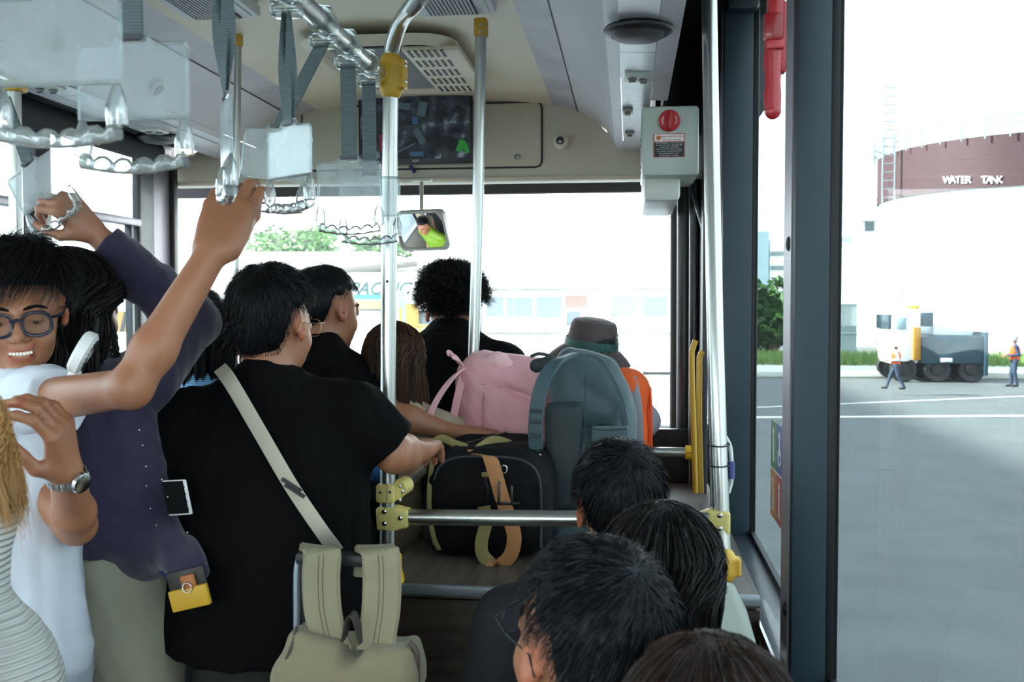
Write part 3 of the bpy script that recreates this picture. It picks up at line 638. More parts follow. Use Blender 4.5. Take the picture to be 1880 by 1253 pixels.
# ================================================================== SDF BODIES
def A3(v): return np.array(tuple(v), dtype=np.float32)
def ev(prims, P, disp=None):
    d = None
    for pr in prims:
        op, ty = pr[0], pr[1]
        if ty == 'c':
            a, b, ra, rb, k = pr[2:7]; ab = b-a; L = float(ab@ab)+1e-9
            q = P-a; t = np.clip((q@ab)/L, 0, 1)
            q -= t[:, None]*ab; s = np.sqrt(np.einsum('ij,ij->i', q, q))-(ra+(rb-ra)*t)
        elif ty == 'e':
            c, r, Rm, k = pr[2:6]; q = P-c
            if Rm is not None: q = q@Rm
            q1 = q/r; k0 = np.sqrt(np.einsum('ij,ij->i', q1, q1)); q1 /= r; k1 = np.sqrt(np.einsum('ij,ij->i', q1, q1))+1e-9
            s = k0*(k0-1)/k1
        elif ty == 'b':
            c, hs, Rm, rd, k = pr[2:7]; q = P-c
            if Rm is not None: q = q@Rm
            q = np.abs(q)-(hs-rd); m = np.maximum(q, 0)
            s = np.sqrt(np.einsum('ij,ij->i', m, m))+np.minimum(q.max(1), 0)-rd
        elif ty == 'h':   # half space: inside where (p-c).n<0
            c, n_, k = pr[2:5]; s = (P-c)@n_
        elif ty == 'cc':
            a, b, ra, rb, k = pr[2:7]; ab = b-a; L = float(ab@ab)+1e-9; q = P-a; t = np.clip((q@ab)/L, 0, 1.2); q -= t[:, None]*ab
            s = np.maximum(np.sqrt(np.einsum('ij,ij->i', q, q))-(ra+(rb-ra)*t), (P-b)@(ab/np.sqrt(L)))
        if d is None: d = s; continue
        if op == '+':
            h = np.clip(.5+.5*(d-s)/k, 0, 1); d = d*(1-h)+s*h-k*h*(1-h)
        elif op == '-':
            s = -s; h = np.clip(.5-.5*(d-s)/k, 0, 1); d = d*(1-h)+s*h+k*h*(1-h)
        elif op == '&':
            h = np.clip(.5-.5*(d-s)/k, 0, 1); d = d*(1-h)+s*h+k*h*(1-h)
    if disp is not None: d = d+disp(P)
    return d
def sdf(prims, lo, hi, res, disp=None, B=10):
    lo = np.array(lo, dtype=np.float32)-res*2; hi = np.array(hi, dtype=np.float32)+res*2
    nb = np.ceil((hi-lo)/(res*B)).astype(int)+1
    g = np.indices(nb).reshape(3, -1).T.astype(np.float32)
    cen = lo+(g+.5)*B*res-res*.5
    dc = ev(prims, cen, disp); half = B*res*.87
    near = np.abs(dc) < half*1.35+.012
    n = nb*B; Fd = np.where(dc < 0, -1., 1.).astype(np.float32)
    Fd = np.repeat(np.repeat(np.repeat(Fd.reshape(nb), B, 0), B, 1), B, 2)
    off = np.indices((B, B, B)).reshape(3, -1).T.astype(np.float32)
    idx = np.nonzero(near)[0]; CH = 400
    for s in range(0, len(idx), CH):
        ii = idx[s:s+CH]; base = g[ii]*B
        P = (base[:, None, :]+off[None]).reshape(-1, 3)*res+lo
        vals = ev(prims, P, disp).reshape(len(ii), B, B, B)
        for j, q in enumerate(base.astype(int)): Fd[q[0]:q[0]+B, q[1]:q[1]+B, q[2]:q[2]+B] = vals[j]
    Fd[0] = Fd[-1] = 1; Fd[:, 0] = Fd[:, -1] = 1; Fd[:, :, 0] = Fd[:, :, -1] = 1
    # surface nets
    N = Fd.shape; S = (N[1]*N[2], N[2], 1); ins = Fd < 0
    ids = []; pos = []; quads = []
    for ax in range(3):
        sl0 = [slice(None)]*3; sl1 = [slice(None)]*3; sl0[ax] = slice(0, -1); sl1[ax] = slice(1, None)
        a_in = ins[tuple(sl0)]; cr = np.argwhere(a_in != ins[tuple(sl1)])
        o = [x for x in range(3) if x != ax]
        e = np.zeros(3, int); e[ax] = 1
        fa = Fd[cr[:, 0], cr[:, 1], cr[:, 2]]; c2 = cr+e; fb = Fd[c2[:, 0], c2[:, 1], c2[:, 2]]
        t = fa/(fa-fb); p = cr.astype(np.float32); p[:, ax] += t
        e1 = np.zeros(3, int); e1[o[0]] = 1; e2 = np.zeros(3, int); e2[o[1]] = 1
        q = []
        for dd in (-e1-e2, -e2, 0*e1, -e1):
            cc = cr+dd; lin = cc@np.array(S); ids.append(lin); pos.append(p); q.append(lin)
        q = np.stack(q, 1); flip = (fa < 0) if ax != 1 else (fa >= 0)
        q[~flip] = q[~flip][:, ::-1]; quads.append(q)
    ids = np.concatenate(ids); pos = np.concatenate(pos); quads = np.concatenate(quads)
    u, inv = np.unique(ids, return_inverse=True); cnt = np.bincount(inv)
    V_ = np.stack([np.bincount(inv, pos[:, k])/cnt for k in range(3)], 1)*res+lo
    Q = np.searchsorted(u, quads)
    return V_.astype(np.float32), Q
def mesh_np(name, Vv, Q):
    me = bpy.data.meshes.new(name); n = Q.shape[1]
    me.vertices.add(len(Vv)); me.vertices.foreach_set('co', Vv.ravel())
    me.loops.add(Q.size); me.loops.foreach_set('vertex_index', Q.ravel().astype(np.int32))
    me.polygons.add(len(Q)); me.polygons.foreach_set('loop_start', np.arange(0, Q.size, n, dtype=np.int32))
    me.update(calc_edges=True); me.validate(); return me
def pbounds(prims):
    lo = np.full(3, 1e9); hi = -lo
    for p in prims:
        if p[0] != '+': continue
        if p[1] in ('c', 'cc'):
            for q, r in ((p[2], p[4]), (p[3], p[5])): lo = np.minimum(lo, q-r); hi = np.maximum(hi, q+r)
        elif p[1] == 'e': r = max(p[3]) if p[4] is not None else p[3]; lo = np.minimum(lo, p[2]-r); hi = np.maximum(hi, p[2]+r)
        elif p[1] == 'b': r = float(np.linalg.norm(p[3])) if p[4] is not None else p[3]; lo = np.minimum(lo, p[2]-r); hi = np.maximum(hi, p[2]+r)
    return lo-.012, hi+.012
def sobj(name, prims, res, mat, parent=None, disp=None, paint=None):
    lo, hi = pbounds(prims)
    for p in prims:
        if p[1] == 'h' and p[0] == '&' and abs(p[3][2]) > .99:
            if p[3][2] < 0: lo[2] = max(lo[2], p[2][2]-.02)
            else: hi[2] = min(hi[2], p[2][2]+.02)
    Vv, Q = sdf(prims, lo, hi, res, disp); me = mesh_np(name, Vv, Q)
    if paint:
        cols = paint(Vv); at_ = me.color_attributes.new('col', 'FLOAT_COLOR', 'POINT'); at_.data.foreach_set('color', cols.astype(np.float32).ravel())
    return link(name, me, mat, parent)
def cap(a, b, ra, rb, k=.02, op='+'): return (op, 'c', A3(a), A3(b), ra, rb, k)
def capf(a, b, ra, rb, k=.02): return ('+', 'cc', A3(a), A3(b), ra, rb, k)
def elp(c, r, R=None, k=.02, op='+'): return (op, 'e', A3(c), np.array(r, dtype=np.float32), None if R is None else np.array(R, dtype=np.float32), k)
def bxp(c, hs, R=None, rd=.01, k=.01, op='+'): return (op, 'b', A3(c), np.array(hs, dtype=np.float32), None if R is None else np.array(R, dtype=np.float32), rd, k)
def folds(amp=.004, sc=1.0, seed=0, dirv=(.3, .2, 1)):
    r = np.random.default_rng(seed); Ws = []
    for i in range(7):
        f = 2**(i*.45)*14*sc; v = r.normal(size=3)*np.array([1, 1, .45]); v = v/np.linalg.norm(v)*f; Ws.append((v.astype(np.float32), r.uniform(0, 6.28), amp/(1+.45*i)))
    wv = (r.normal(size=(2, 3))*6).astype(np.float32)
    def fn(P):
        Pw = P + .03*np.sin(P@wv.T[:, [0]])+.03*np.cos(P@wv.T[:, [1]])
        d = 0
        for v, ph, a in Ws: s = np.sin(Pw@v+ph); d = d+a*(1-2*np.abs(s))*.6
        return d.astype(np.float32)
    return fn
# ---- skin material with painted lips/brows
def skinmat(name, col, rough=.45):
    m = M(name, col, rough); nt = m.node_tree; b = nt.nodes['Principled BSDF']
    at_ = nt.nodes.new('ShaderNodeVertexColor'); at_.layer_name = 'col'
    n = nt.nodes.new('ShaderNodeTexNoise'); n.inputs['Scale'].default_value = 9; n.inputs['Detail'].default_value = 5
    r = nt.nodes.new('ShaderNodeValToRGB'); c = srgb(col); r.color_ramp.elements[0].position = .3; r.color_ramp.elements[1].position = .7
    r.color_ramp.elements[0].color = (c[0]*.93, c[1]*.84, c[2]*.80, 1); r.color_ramp.elements[1].color = (*c, 1)
    nt.links.new(n.outputs[0], r.inputs[0])
    mx = nt.nodes.new('ShaderNodeMix'); mx.data_type = 'RGBA'; mx.blend_type = 'MULTIPLY'; mx.inputs[0].default_value = 1
    nt.links.new(r.outputs[0], mx.inputs[6]); nt.links.new(at_.outputs[0], mx.inputs[7]); nt.links.new(mx.outputs[2], b.inputs['Base Color'])
    b.inputs['Subsurface Weight'].default_value = .12; b.inputs['Subsurface Radius'].default_value = (.02, .008, .004); b.inputs['Subsurface Scale'].default_value = .5
    n2 = nt.nodes.new('ShaderNodeTexNoise'); n2.inputs['Scale'].default_value = 350
    bp = nt.nodes.new('ShaderNodeBump'); bp.inputs['Strength'].default_value = .12; bp.inputs['Distance'].default_value = .0008
    nt.links.new(n2.outputs[0], bp.inputs['Height']); nt.links.new(bp.outputs[0], b.inputs['Normal'])
    return m
SKIN = skinmat('tan_skin', 'a06e52'); SKIN2 = skinmat('light_tan_skin', 'b08067')
def hairmat(name, col, rough=.42, col2=None):
    m = M(name, col, rough, spec=.22, col2=col2, vscale=14, stretch=(3, 3, .4)) if col2 else M(name, col, rough, spec=.22)
    m.node_tree.nodes['Principled BSDF'].inputs['Anisotropic'].default_value = .5
    return m
HBLK = hairmat('black_hair', '0f1014'); HBRN = hairmat('dark_brown_hair', '2e2019', col2='5d4232'); HLBR = hairmat('light_brown_hair', '8a6438', .4, col2='b98d58'); HDK = hairmat('soft_black_hair', '1b1817')
def rotz(a): return Matrix.Rotation(a, 3, 'Z')
def headR(byaw, yaw=0, pitch=0, roll=0):
    return rotz(byaw+math.radians(yaw)) @ Matrix.Rotation(math.radians(pitch), 3, 'X') @ Matrix.Rotation(math.radians(roll), 3, 'Y')
def head_prims(Hc, R, s, smile=False):
    Lp = lambda x, y, z: V(Hc)+R @ (V((x, y, z))*s)
    Rm = np.array(R, dtype=np.float32)
    def e(c, r, k=.012, op='+', Rx=None): return elp(Lp(*c), [q*s for q in r], Rm if Rx is None else np.array(R @ Rx), k*s, op)
    def c(a, b, ra, rb, k=.01, op='+'): return cap(Lp(*a), Lp(*b), ra*s, rb*s, k*s, op)
    pr = [e((0, -.012, .030), (.074, .094, .086)), e((0, .030, -.025), (.061, .063, .080), .03), e((0, .034, -.072), (.047, .050, .036), .03),
          e((0, .073, -.098), (.020, .017, .015), .02), e((.035, .058, -.035), (.022, .026, .022), .02), e((-.035, .058, -.035), (.022, .026, .022), .02),
          c((-.030, .083, .020), (.030, .083, .020), .011, .011, .014),
          e((.032, .100, .000), (.020, .014, .012), .012, '-'), e((-.032, .100, .000), (.020, .014, .012), .012, '-'),
          c((0, .090, .012), (0, .110, -.030), .0065, .0120, .010), e((.0125, .098, -.036), (.0085, .011, .0075), .006), e((-.0125, .098, -.036), (.0085, .011, .0075), .006),
          e((.007, .107, -.043), (.003, .004, .003), .003, '-'), e((-.007, .107, -.043), (.003, .004, .003), .003, '-'),
          e((0, .084, -.066), (.026, .012, .014), .012)]
    if smile:
        pr += [e((0, .089, -.058), (.025, .007, .0040), .005), e((0, .086, -.0795), (.020, .008, .0055), .006),
               e((0, .105, -.0685), (.0235, .012, .0062), .003, '-'), e((.030, .088, -.062), (.006, .006, .012), .01, '-'), e((-.030, .088, -.062), (.006, .006, .012), .01, '-'),
               e((.040, .068, -.046), (.016, .016, .015), .015), e((-.040, .068, -.046), (.016, .016, .015), .015)]
    else:
        pr += [e((0, .098, -.061), (.022, .007, .0045), .005), e((0, .096, -.071), (.019, .008, .0055), .005), e((0, .106, -.066), (.020, .004, .0012), .003, '-')]
    # lids
    for sg in (1, -1): pr += [e((sg*.032, .0815, .0), (.0165, .0135, .0115), .004), e((sg*.032, .096, -.002), (.0115, .008, .0017 if smile else .004), .003, '-')]
    for sg in (1, -1):
        Rx = Matrix.Rotation(sg*-.45, 3, 'Z') @ Matrix.Rotation(.12, 3, 'X')
        pr += [e((sg*.079, -.008, .0), (.006, .0175, .030), .006, '+', Rx), e((sg*.086, -.006, .004), (.007, .010, .018), .005, '-', Rx), e((sg*.078, .002, -.006), (.006, .006, .008), .006, '+', Rx), e((sg*.0775, 0, -.027), (.006, .009, .010), .006)]
    return pr
def hand_prims(w, d, n, right=True, curl=(.5, .6, .4), s=1, thumb=.6, spread=.06, fs=1.0, tin=1.0):
    d = V(d).normalized(); n = V(n); n = (n-d*n.dot(d)).normalized(); t = d.cross(n)*(1 if right else -1); w = V(w); pr = []
    offs = [.030, .0105, -.0095, -.028]; L = [(.040, .024, .019), (.045, .028, .020), (.042, .026, .019), (.032, .020, .017)]
    base = [.088, .091, .086, .078]
    for i in range(4):
        k = w+d*base[i]*s+t*offs[i]*s+n*(-.002)*s
        pr.append(cap(w+t*offs[i]*.45*s+d*.01*s, k, .0165*s, .0115*s, .014*s))
        dd = (d+t*spread*(1.5-i)*-1*-1).normalized(); p = k; ang = 0
        cu = curl[i] if hasattr(curl[0], '__len__') else curl
        for j, l in enumerate(L[i]):
            ang += cu[j]; q = p+(dd*math.cos(ang)+n*math.sin(ang))*l*s
            r0 = [.0098, .0090, .0082][j]*s*fs; pr.append(cap(p, q, r0, [.0090, .0082, .0070][j]*s*fs, .004*s)); p = q
    pr.append(elp(w+d*.045*s+n*.004*s, (.034*s, .042*s, .014*s), Matrix((t, d, n)).transposed(), .012*s))
    a = w+d*.018*s+t*.022*s+n*.006*s; b = a+(d*(.55+.4*(1-tin))+t*.62*tin+n*.35*thumb).normalized()*.042*s; c_ = b+(d*.85+t*.15+n*.55*thumb).normalized()*.030*s; e_ = c_+(d*.85-t*.15+n*.8*thumb).normalized()*.026*s
    pr += [cap(a, b, .016*s, .0115*s, .014*s), cap(b, c_, .0110*s*fs, .0100*s*fs, .005*s), cap(c_, e_, .0100*s*fs, .0080*s*fs, .004*s)]
    return pr
def strands_mesh(paths, w0, mat, name, parent, w1=None):
    """paths: (n, m, 3) and side vectors computed from random; ribbons tapered"""
    paths = np.asarray(paths, dtype=np.float32); n, m, _ = paths.shape
    tan = np.gradient(paths, axis=1); rv = rng.normal(size=(n, 1, 3)); side = np.cross(tan, rv); side /= np.linalg.norm(side, axis=2, keepdims=True)+1e-9
    wd = np.linspace(1, .25, m)[None, :, None]*w0*.5
    a = paths+side*wd; b = paths-side*wd
    Vv = np.stack([a, b], 2).reshape(-1, 3); base = (np.arange(n)*m*2)[:, None]+np.arange(m-1)[None]*2
    Q = np.stack([base, base+1, base+3, base+2], 2).reshape(-1, 4)
    return Vv.astype(np.float32), Q
def join_np(parts):
    Vs, Qs, o = [], [], 0
    for v, q in parts: Vs.append(v); Qs.append(q+o); o += len(v)
    return np.concatenate(Vs), np.concatenate(Qs)
def gridmesh(nu, nv, fn, close=True):
    u = np.arange(nu)/nu*2*PI if close else np.linspace(0, 1, nu); v = np.linspace(0, 1, nv)
    U, W = np.meshgrid(u, v, indexing='ij'); P = fn(U.ravel(), W.ravel())
    I = np.arange(nu*nv).reshape(nu, nv); q = []
    J = np.roll(I, -1, 0) if close else I[1:]
    I0 = I if close else I[:-1]
    Q = np.stack([I0[:, :-1], I0[:, 1:], J[:, 1:], J[:, :-1]], 2).reshape(-1, 4)
    return P.astype(np.float32), Q
def snoise(P, f, seed=0):
    r = np.random.default_rng(seed); d = 0
    for i in range(6): v = r.normal(size=3)*f*(1.5**i)*.6; d = d+np.sin(P@v+r.uniform(0, 6.28))/(1.5**i)
    return d/2.6
def short_hair(name, root, Hc, R, s, mat, n=3500, L=.035, thick=.014, curly=0, part=None, low=-.42, fringe=.38, seed=1, lift=.35, wd=.0011, tall=0):
    Rn = np.array(R); Hn = np.array(Hc); er = np.array([.076, .096, .088])*s; ec = np.array([0, -.012, .030])*s
    def ER(v):
        e = np.repeat(er[None], len(v), 0); e[:, 2] = np.where(v[:, 2] < 0, .135*s, er[2]); return e
    def mask(v):
        x, y, z = v[:, 0], v[:, 1], v[:, 2]
        line = np.where(y > .35, fringe+.12*(y-.35)-.10*np.abs(x), np.where(y > .05, .10+(y-.05)*(fringe-.06)*3.3, np.where(y > -.22, .10, np.where(y > -.40, .10+(y+.22)/.18*(.10-(low+.24)), low+(np.clip(y, -1, -.4)+1)*.4))))
        return 1/(1+np.exp(-(z-line)*16)), line
    def f(U, W):
        th = W*PI; v = np.stack([np.sin(th)*np.cos(U), np.sin(th)*np.sin(U), np.cos(th)], 1); mk, _ = mask(v)
        tk = thick*(.55+.45*np.clip(v[:, 2]+.6, 0, 1.2))+tall*np.clip(v[:, 2], 0, 1)**2
        rad = 1+0*mk; cl = snoise(v, 7 if not curly else 11, seed)*(.0025 if not curly else .008)
        off = ((tk-.004)*s+cl)*mk - .016*(1-mk)*s
        return Hn+(ec+v*ER(v)+v*off[:, None])@Rn.T
    parts = [gridmesh(96, 64, f)]
    r = np.random.default_rng(seed); v = r.normal(size=(n*2, 3)); v /= np.linalg.norm(v, axis=1, keepdims=True); mk, ln = mask(v); v = v[v[:, 2] > ln+.0][:n]; n = len(v)
    wh = np.array([.12, -.42, .90]); wh /= np.linalg.norm(wh)
    t = -(wh-v*(v@wh)[:, None]); t /= np.linalg.norm(t, axis=1, keepdims=True)+1e-6
    down = np.array([0, 0, -1.])-v*(-v[:, 2])[:, None]; down /= np.linalg.norm(down, axis=1, keepdims=True)+1e-6
    wdn = np.clip(.6-v[:, 2], 0, 1)[:, None]; t = t*(1-wdn*.8)+down*wdn*.8
    if part is not None:
        fr = np.array(part)[None]-v*(v@np.array(part))[:, None]; wf = np.clip(v[:, 2]*.6+v[:, 1]*.9, 0, 1)[:, None]; t = t*(1-wf)+fr*wf
    cl = np.stack([snoise(v, 5, seed+k) for k in range(3)], 1)*.25; t = t+cl+r.normal(size=(n, 3))*.10; t /= np.linalg.norm(t, axis=1, keepdims=True)
    lj = r.uniform(.6, 1.9, n); m = 5 if not curly else 14; ts = np.linspace(0, 1, m)
    tk = (thick*(.45+.45*np.clip(v[:, 2]+.6, 0, 1.2))+tall*np.clip(v[:, 2], 0, 1)**2)*s
    Ls = L*s*r.uniform(.6, 1.15, n)*np.clip(.45+.75*(v[:, 2]+.5), .3, 1)
    p0 = ec+v*ER(v)+v*(tk-.001)[:, None]
    ax = p0[:, None]+t[:, None]*(Ls[:, None]*ts)[:, :, None]+v[:, None]*(Ls[:, None]*(lj[:, None]*lift*ts-.52*ts**2*(1 if not curly else .2)))[:, :, None]
    if curly:
        ph = r.uniform(0, 6.28, n)[:, None]+ts*15; e2 = np.cross(t, v)
        ax += (e2[:, None]*np.cos(ph)[:, :, None]+v[:, None]*np.sin(ph)[:, :, None])*curly
    # follow the skull
    w = strands_mesh(Hn+ax@Rn.T, wd*s, mat, name, root); parts.append(w)
    Vv, Q = join_np(parts); return link(name, mesh_np(name, Vv, Q), mat, root)
def long_hair(name, root, Hc, R, s, mat, length=.30, n=2600, wave=0, wf=22, spread=.085, seed=2, face=1.15, flare=.0, depth=.095, thick=.014, bodyz=None, wd=.0016, shift=(0, 0), cut=.04, wavn=1):
    """strands start on a parting and fall; face = half angle of the opening at the front"""
    Rn = np.array(R); Hn = np.array(Hc); r = np.random.default_rng(seed)
    def pos(phi, z, rad=0.):       # phi: 0=back, +-pi front ; local coords, rigid to the head above, world-vertical below
        zt = .030+.088+thick
        zz = np.clip((z-.030)/(.088+thick), -1, 1); rx = np.where(z > .03, np.sqrt(np.maximum(1-zz**2, 0)), 1.)
        dn = np.clip((.03-z)/.2, 0, 3)
        wx = (.078+thick)*rx+np.where(z < .03, (spread-.078-thick)*np.clip(dn, 0, 1)+flare*dn, 0)+rad*rx; wy = (.098+thick)*rx+np.where(z < .03, (depth-.098-thick)*np.clip(dn, 0, 1), 0)+rad*rx
        return np.stack([wx*np.sin(phi)+shift[0]*dn, -.012-wy*np.cos(phi)+shift[1]*dn, z+0*phi], -1)
    zt = .030+.088+thick
    def clump(phi, z): return .0035*np.sin(phi*13+z*14+seed)+.003*np.sin(phi*29-z*20)
    def f(U, W):
        phi = (U*2-1)*face*2.2; z = zt-.0005-(zt+length*.97)*W**1.6
        lim = np.where(z > .06, PI, face*1.0+ (np.clip(z, 0, .06)/.06)*(PI-face)*.9); phi = np.clip((U*2-1)*lim, -lim, lim)
        return Hn+((pos(phi, z, -.004+clump(phi, z)))*s)@Rn.T
    parts = [gridmesh(70, 50, f, close=False)]
    m = 16; ph0 = r.uniform(-1, 1, n); ts = np.linspace(0, 1, m)[None]; zst = zt-r.uniform(0, 1, n)**2*.10
    zend = -length*(1+r.normal(size=n)*.5*cut)-np.abs(r.normal(size=n))*cut*.2
    z = zst[:, None]+(zend-zst)[:, None]*ts**1.35
    lim = np.where(z > .06, PI, face+(np.clip(z, 0, .06)/.06)*(PI-face)*.9); phi = ph0[:, None]*lim
    jit = r.normal(size=n)[:, None]*.0022
    ph = r.uniform(0, 6.28, n)[:, None]*(.25 if wavn else 1); amp = wave*np.clip((.08-z)/.12, 0, 1)
    cid = np.round(ph0*9)
    rad = jit+clump(phi, z)+amp*np.sin(z*wf*PI+ph+cid[:, None]*1.7)+.0015
    ph2 = phi+amp*6*np.cos(z*wf*PI*.9+ph+cid[:, None]*2.3)
    P = pos(ph2, z, rad)*s; P = Hn+P@Rn.T
    parts.append(strands_mesh(P, wd*s, mat, name, root)); Vv, Q = join_np(parts)
    return link(name, mesh_np(name, Vv, Q), mat, root)
BCOL = np.array([1., 1, 1, 1])
def person(label, head, yaw=0, foot=0, seat=None, hrot=(0, 0, 0), arms=None, shirt=None, pants='dark_trousers', hair=None, skin=SKIN, s=None, res=.007, smile=False, group=None, lean=(0, 0), build=1.0, eyes=True, shoes=True, torso_off=(0, 0), hsc=1.0, armr=1.0):
    Hc = V(head); s = s or ((Hc.z-foot)/1.60 if seat is None else .97); by = math.radians(yaw); Rb = rotz(by)
    zoff = foot if seat is None else seat-.84*s
    base = V((Hc.x+torso_off[0], Hc.y+torso_off[1], 0))-Rb @ V((lean[0]*s, (.02+lean[1])*s, 0))
    if seat is not None: zoff = Hc.z-1.60*s
    def J(x, y, z):
        k = max(0, (z-.95))/.65; return V((base.x, base.y, zoff))+Rb @ (V((x+lean[0]*k, y+lean[1]*k, z))*s)
    name = 'person'; t = thing(name, label, 'person', (base.x, base.y, foot if seat is None else 0), group)
    R = headR(by, *hrot); Rbn = np.array(Rb, dtype=np.float32); b = build
    nk = J(0, -.025, 1.455); nt_ = V(Hc)+R @ (V((0, -.022, -.05))*s)
    S0 = s; hs_ = s*hsc; pr = head_prims(Hc, R, hs_, smile)
    pr += [cap(nt_, nk, .050*s, .056*s*b, .03), ]
    tor = [elp(J(0, -.005, 1.27), np.array([.150*b, .098*b, .19])*s, Rbn, .05), elp(J(0, 0, 1.07), np.array([.132*b, .090*b, .16])*s, Rbn, .06), elp(J(0, -.005, .94), np.array([.150*b, .105*b, .12])*s, Rbn, .05)]
    pr += tor
    A = {}
    for sd, sg in (('R', 1), ('L', -1)):
        sh = J(sg*.168*b, -.02, 1.385); a = dict(el=J(sg*.225, -.04, 1.11), wr=J(sg*.235, .05, .88), hd=None, pn=None, curl=(.35, .4, .25), thumb=.4)
        if seat is not None: a['wr'] = J(sg*.13, .24, 1.02)
        if arms and sd in arms: a.update(arms[sd]); sh = V(a.get('sh', sh))
        a['sh'] = sh; el, wr = V(a['el']), V(a['wr']); a['el'], a['wr'] = el, wr; A[sd] = a
        mid = el.lerp(wr, .28)
        b2 = b*armr; pr += [cap(nk, nk.lerp(sh, .85), .045*s, .04*s, .04), cap(sh, el, .048*s*b2, .036*s*b2, .03), cap(el, mid, .037*s*b2, .039*s*b2, .02), cap(mid, wr, .039*s*b2, .0255*s, .02)]
        hd = V(a['hd']) if a['hd'] is not None else (wr-el).normalized(); pn = V(a['pn']) if a['pn'] is not None else Rb @ V((-sg, 0, 0))
        pr += hand_prims(wr+hd.normalized()*.005, hd, pn, sd == 'R', a['curl'], s*a.get('hs', 1), a['thumb'], fs=max(1, res/.0062), tin=a.get('tin', 1))
    def paint(P):
        q = (P-np.array(Hc))@np.array(R)/hs_; col = np.ones((len(P), 4))
        lw = .0036 if smile else .003; zu = -.0585+18*q[:, 0]**2*.5; zl = (-.0795 if smile else -.0715)+18*q[:, 0]**2*.5; lips = (np.abs(q[:, 0]) < .026) & (q[:, 1] > .078) & ((np.abs(q[:, 2]-zu) < lw*1.2) | (np.abs(q[:, 2]-zl) < lw*1.4)); col[lips, :3] = (.95, .62, .62)
        if smile:
            ins = (np.abs(q[:, 0]) < .022) & (np.abs(q[:, 2]+.0685) < .005) & (q[:, 1] < .0935) & (q[:, 1] > .07); col[ins, :3] = (.35, .15, .15)
        ear = (np.abs(q[:, 0]) > .072) & (np.abs(q[:, 2]) < .045) & (np.abs(q[:, 1]) < .035); col[ear, :3] = (1.08, .86, .80)
        return col
    body = sobj('body', pr, res, skin, t, paint=paint)
    if eyes:
        for sg in (1, -1):
            MB().tube([V(Hc)+R @ (V((sg*x, y, z))*hs_) for x, y, z in ((.012, .0935, .019), (.022, .0945, .0225), (.034, .0905, .0245), (.046, .081, .021), (.053, .072, .016))], [.0022*s, .0034*s, .0034*s, .0026*s, .0012*s], 8).build('eyebrow', HBLK, t)
            c = V(Hc)+R @ (V((sg*.032, .0805, .0))*hs_); e_ = MB().ell(c, (.0118*s,)*3).build('eye', M('eye_white', 'e8e4e0', .2), t)
            MB().ell(c+R @ (V((0, .0082, -.0048 if smile else -.0015))*s), (.0052*s, .004*s, .0052*s), R).build('iris', M('dark_iris', '1a100c', .1), e_)
    if shirt:
        sh = shirt; loose = sh.get('loose', .012); hem = sh.get('hem', .86); T = []
        T += [elp(J(0, -.005, 1.26), np.array([.155*b+loose, .102*b+loose, .20])*s, Rbn, .06), elp(J(0, 0, 1.06), np.array([.145*b+loose*1.3, .098*b+loose*1.6, .22])*s, Rbn, .08), elp(J(0, -.005, .92), np.array([.160*b+loose*1.3, .115*b+loose*1.3, .22])*s, Rbn, .06)]
        T += [cap(nk+V((0, 0, .006)), A['R']['sh'], .066*s, .050*s*b, .05), cap(nk+V((0, 0, .006)), A['L']['sh'], .066*s, .050*s*b, .05)]
        cols = sh.get('collar', 0)
        for sd in 'RL':
            a = A[sd]; up = sh.get('sleeve', 'short'); pf = sh.get('puff', .010)
            if up == 'short':
                f_ = sh.get('slen', .62); e_ = a['sh'].lerp(a['el'], f_); T += [capf(a['sh'], e_, .052*s*b+pf, .046*s*b+pf*1.3, .03)]
            else:
                w_ = a['el'].lerp(a['wr'], sh.get('cuff', .93)); T += [cap(a['sh'], a['el'], .052*s*b+pf, .044*s*b+pf, .04), capf(a['el'], w_, .044*s*b+pf, .032*s+pf*.7, .03)]
        nrm = (nt_-nk).normalized()
        if cols: T += [cap(nk+nrm*.0, nk+nrm*.035*s, .064*s, .062*s, .015)]
        T += [('&', 'h', A3(J(0, 0, hem)), A3((0, 0, -1)), .006)]
        for sd in 'RL':   # trim sleeve ends flat
            a = A[sd]
            if sh.get('sleeve', 'short') == 'short': e_ = a['sh'].lerp(a['el'], sh.get('slen', .62)); dv = (a['el']-a['sh']).normalized()
            else: e_ = a['el'].lerp(a['wr'], sh.get('cuff', .93)); dv = (a['wr']-a['el']).normalized()
            T += [('-', 'c', A3(e_+dv*.055*s), A3(e_+dv*.30*s if sh.get('sleeve', 'short') == 'long' else e_+dv*.12*s), .062*s, .062*s, .004)] if sh.get('cutends', True) else []
        so = sobj('shirt', T, max(res, .006), sh['mat'], t, disp=folds(sh.get('amp', .004), sh.get('fsc', 1), sh.get('seed', 3)))
        if cols:
            cn = nk+nrm*.028*s; RR = rotmat(nrm, Rb @ V((0, 1, 0)))
            MB().lathe([(.056*s, -.012), (.062*s, .022), (.066*s, .024), (.082*s, -.012), (.080*s, -.014), (.062*s, .010)], cn, RR, 40).build('collar', sh['mat'], t)
    # trousers
    hips = [J(sg*.085, 0, .92) for sg in (1, -1)]
    Lp = []
    if seat is None:
        kn = [J(sg*.10, .03, .50) for sg in (1, -1)]; an = [J(sg*.105, -.02, .09) for sg in (1, -1)]
    else:
        kn = [J(sg*.11, .28, .90) for sg in (1, -1)]; an = [V((k.x, k.y+.03, .10)) for k in kn]
    pm = pants if not isinstance(pants, str) else M('dark_trousers', '24262b', .8, bump=.2)
    Lp = [elp(J(0, -.005, .95), np.array([.160*b, .115*b, .13])*s, Rbn, .04)]
    for i in (0, 1): Lp += [cap(hips[i], kn[i], .088*s*b, .066*s*b, .02), cap(kn[i], an[i], .066*s*b, .056*s, .015)]
    sobj('trousers', Lp, .009 if res > .005 else .007, pm, t, disp=folds(.0035, .8, 5))
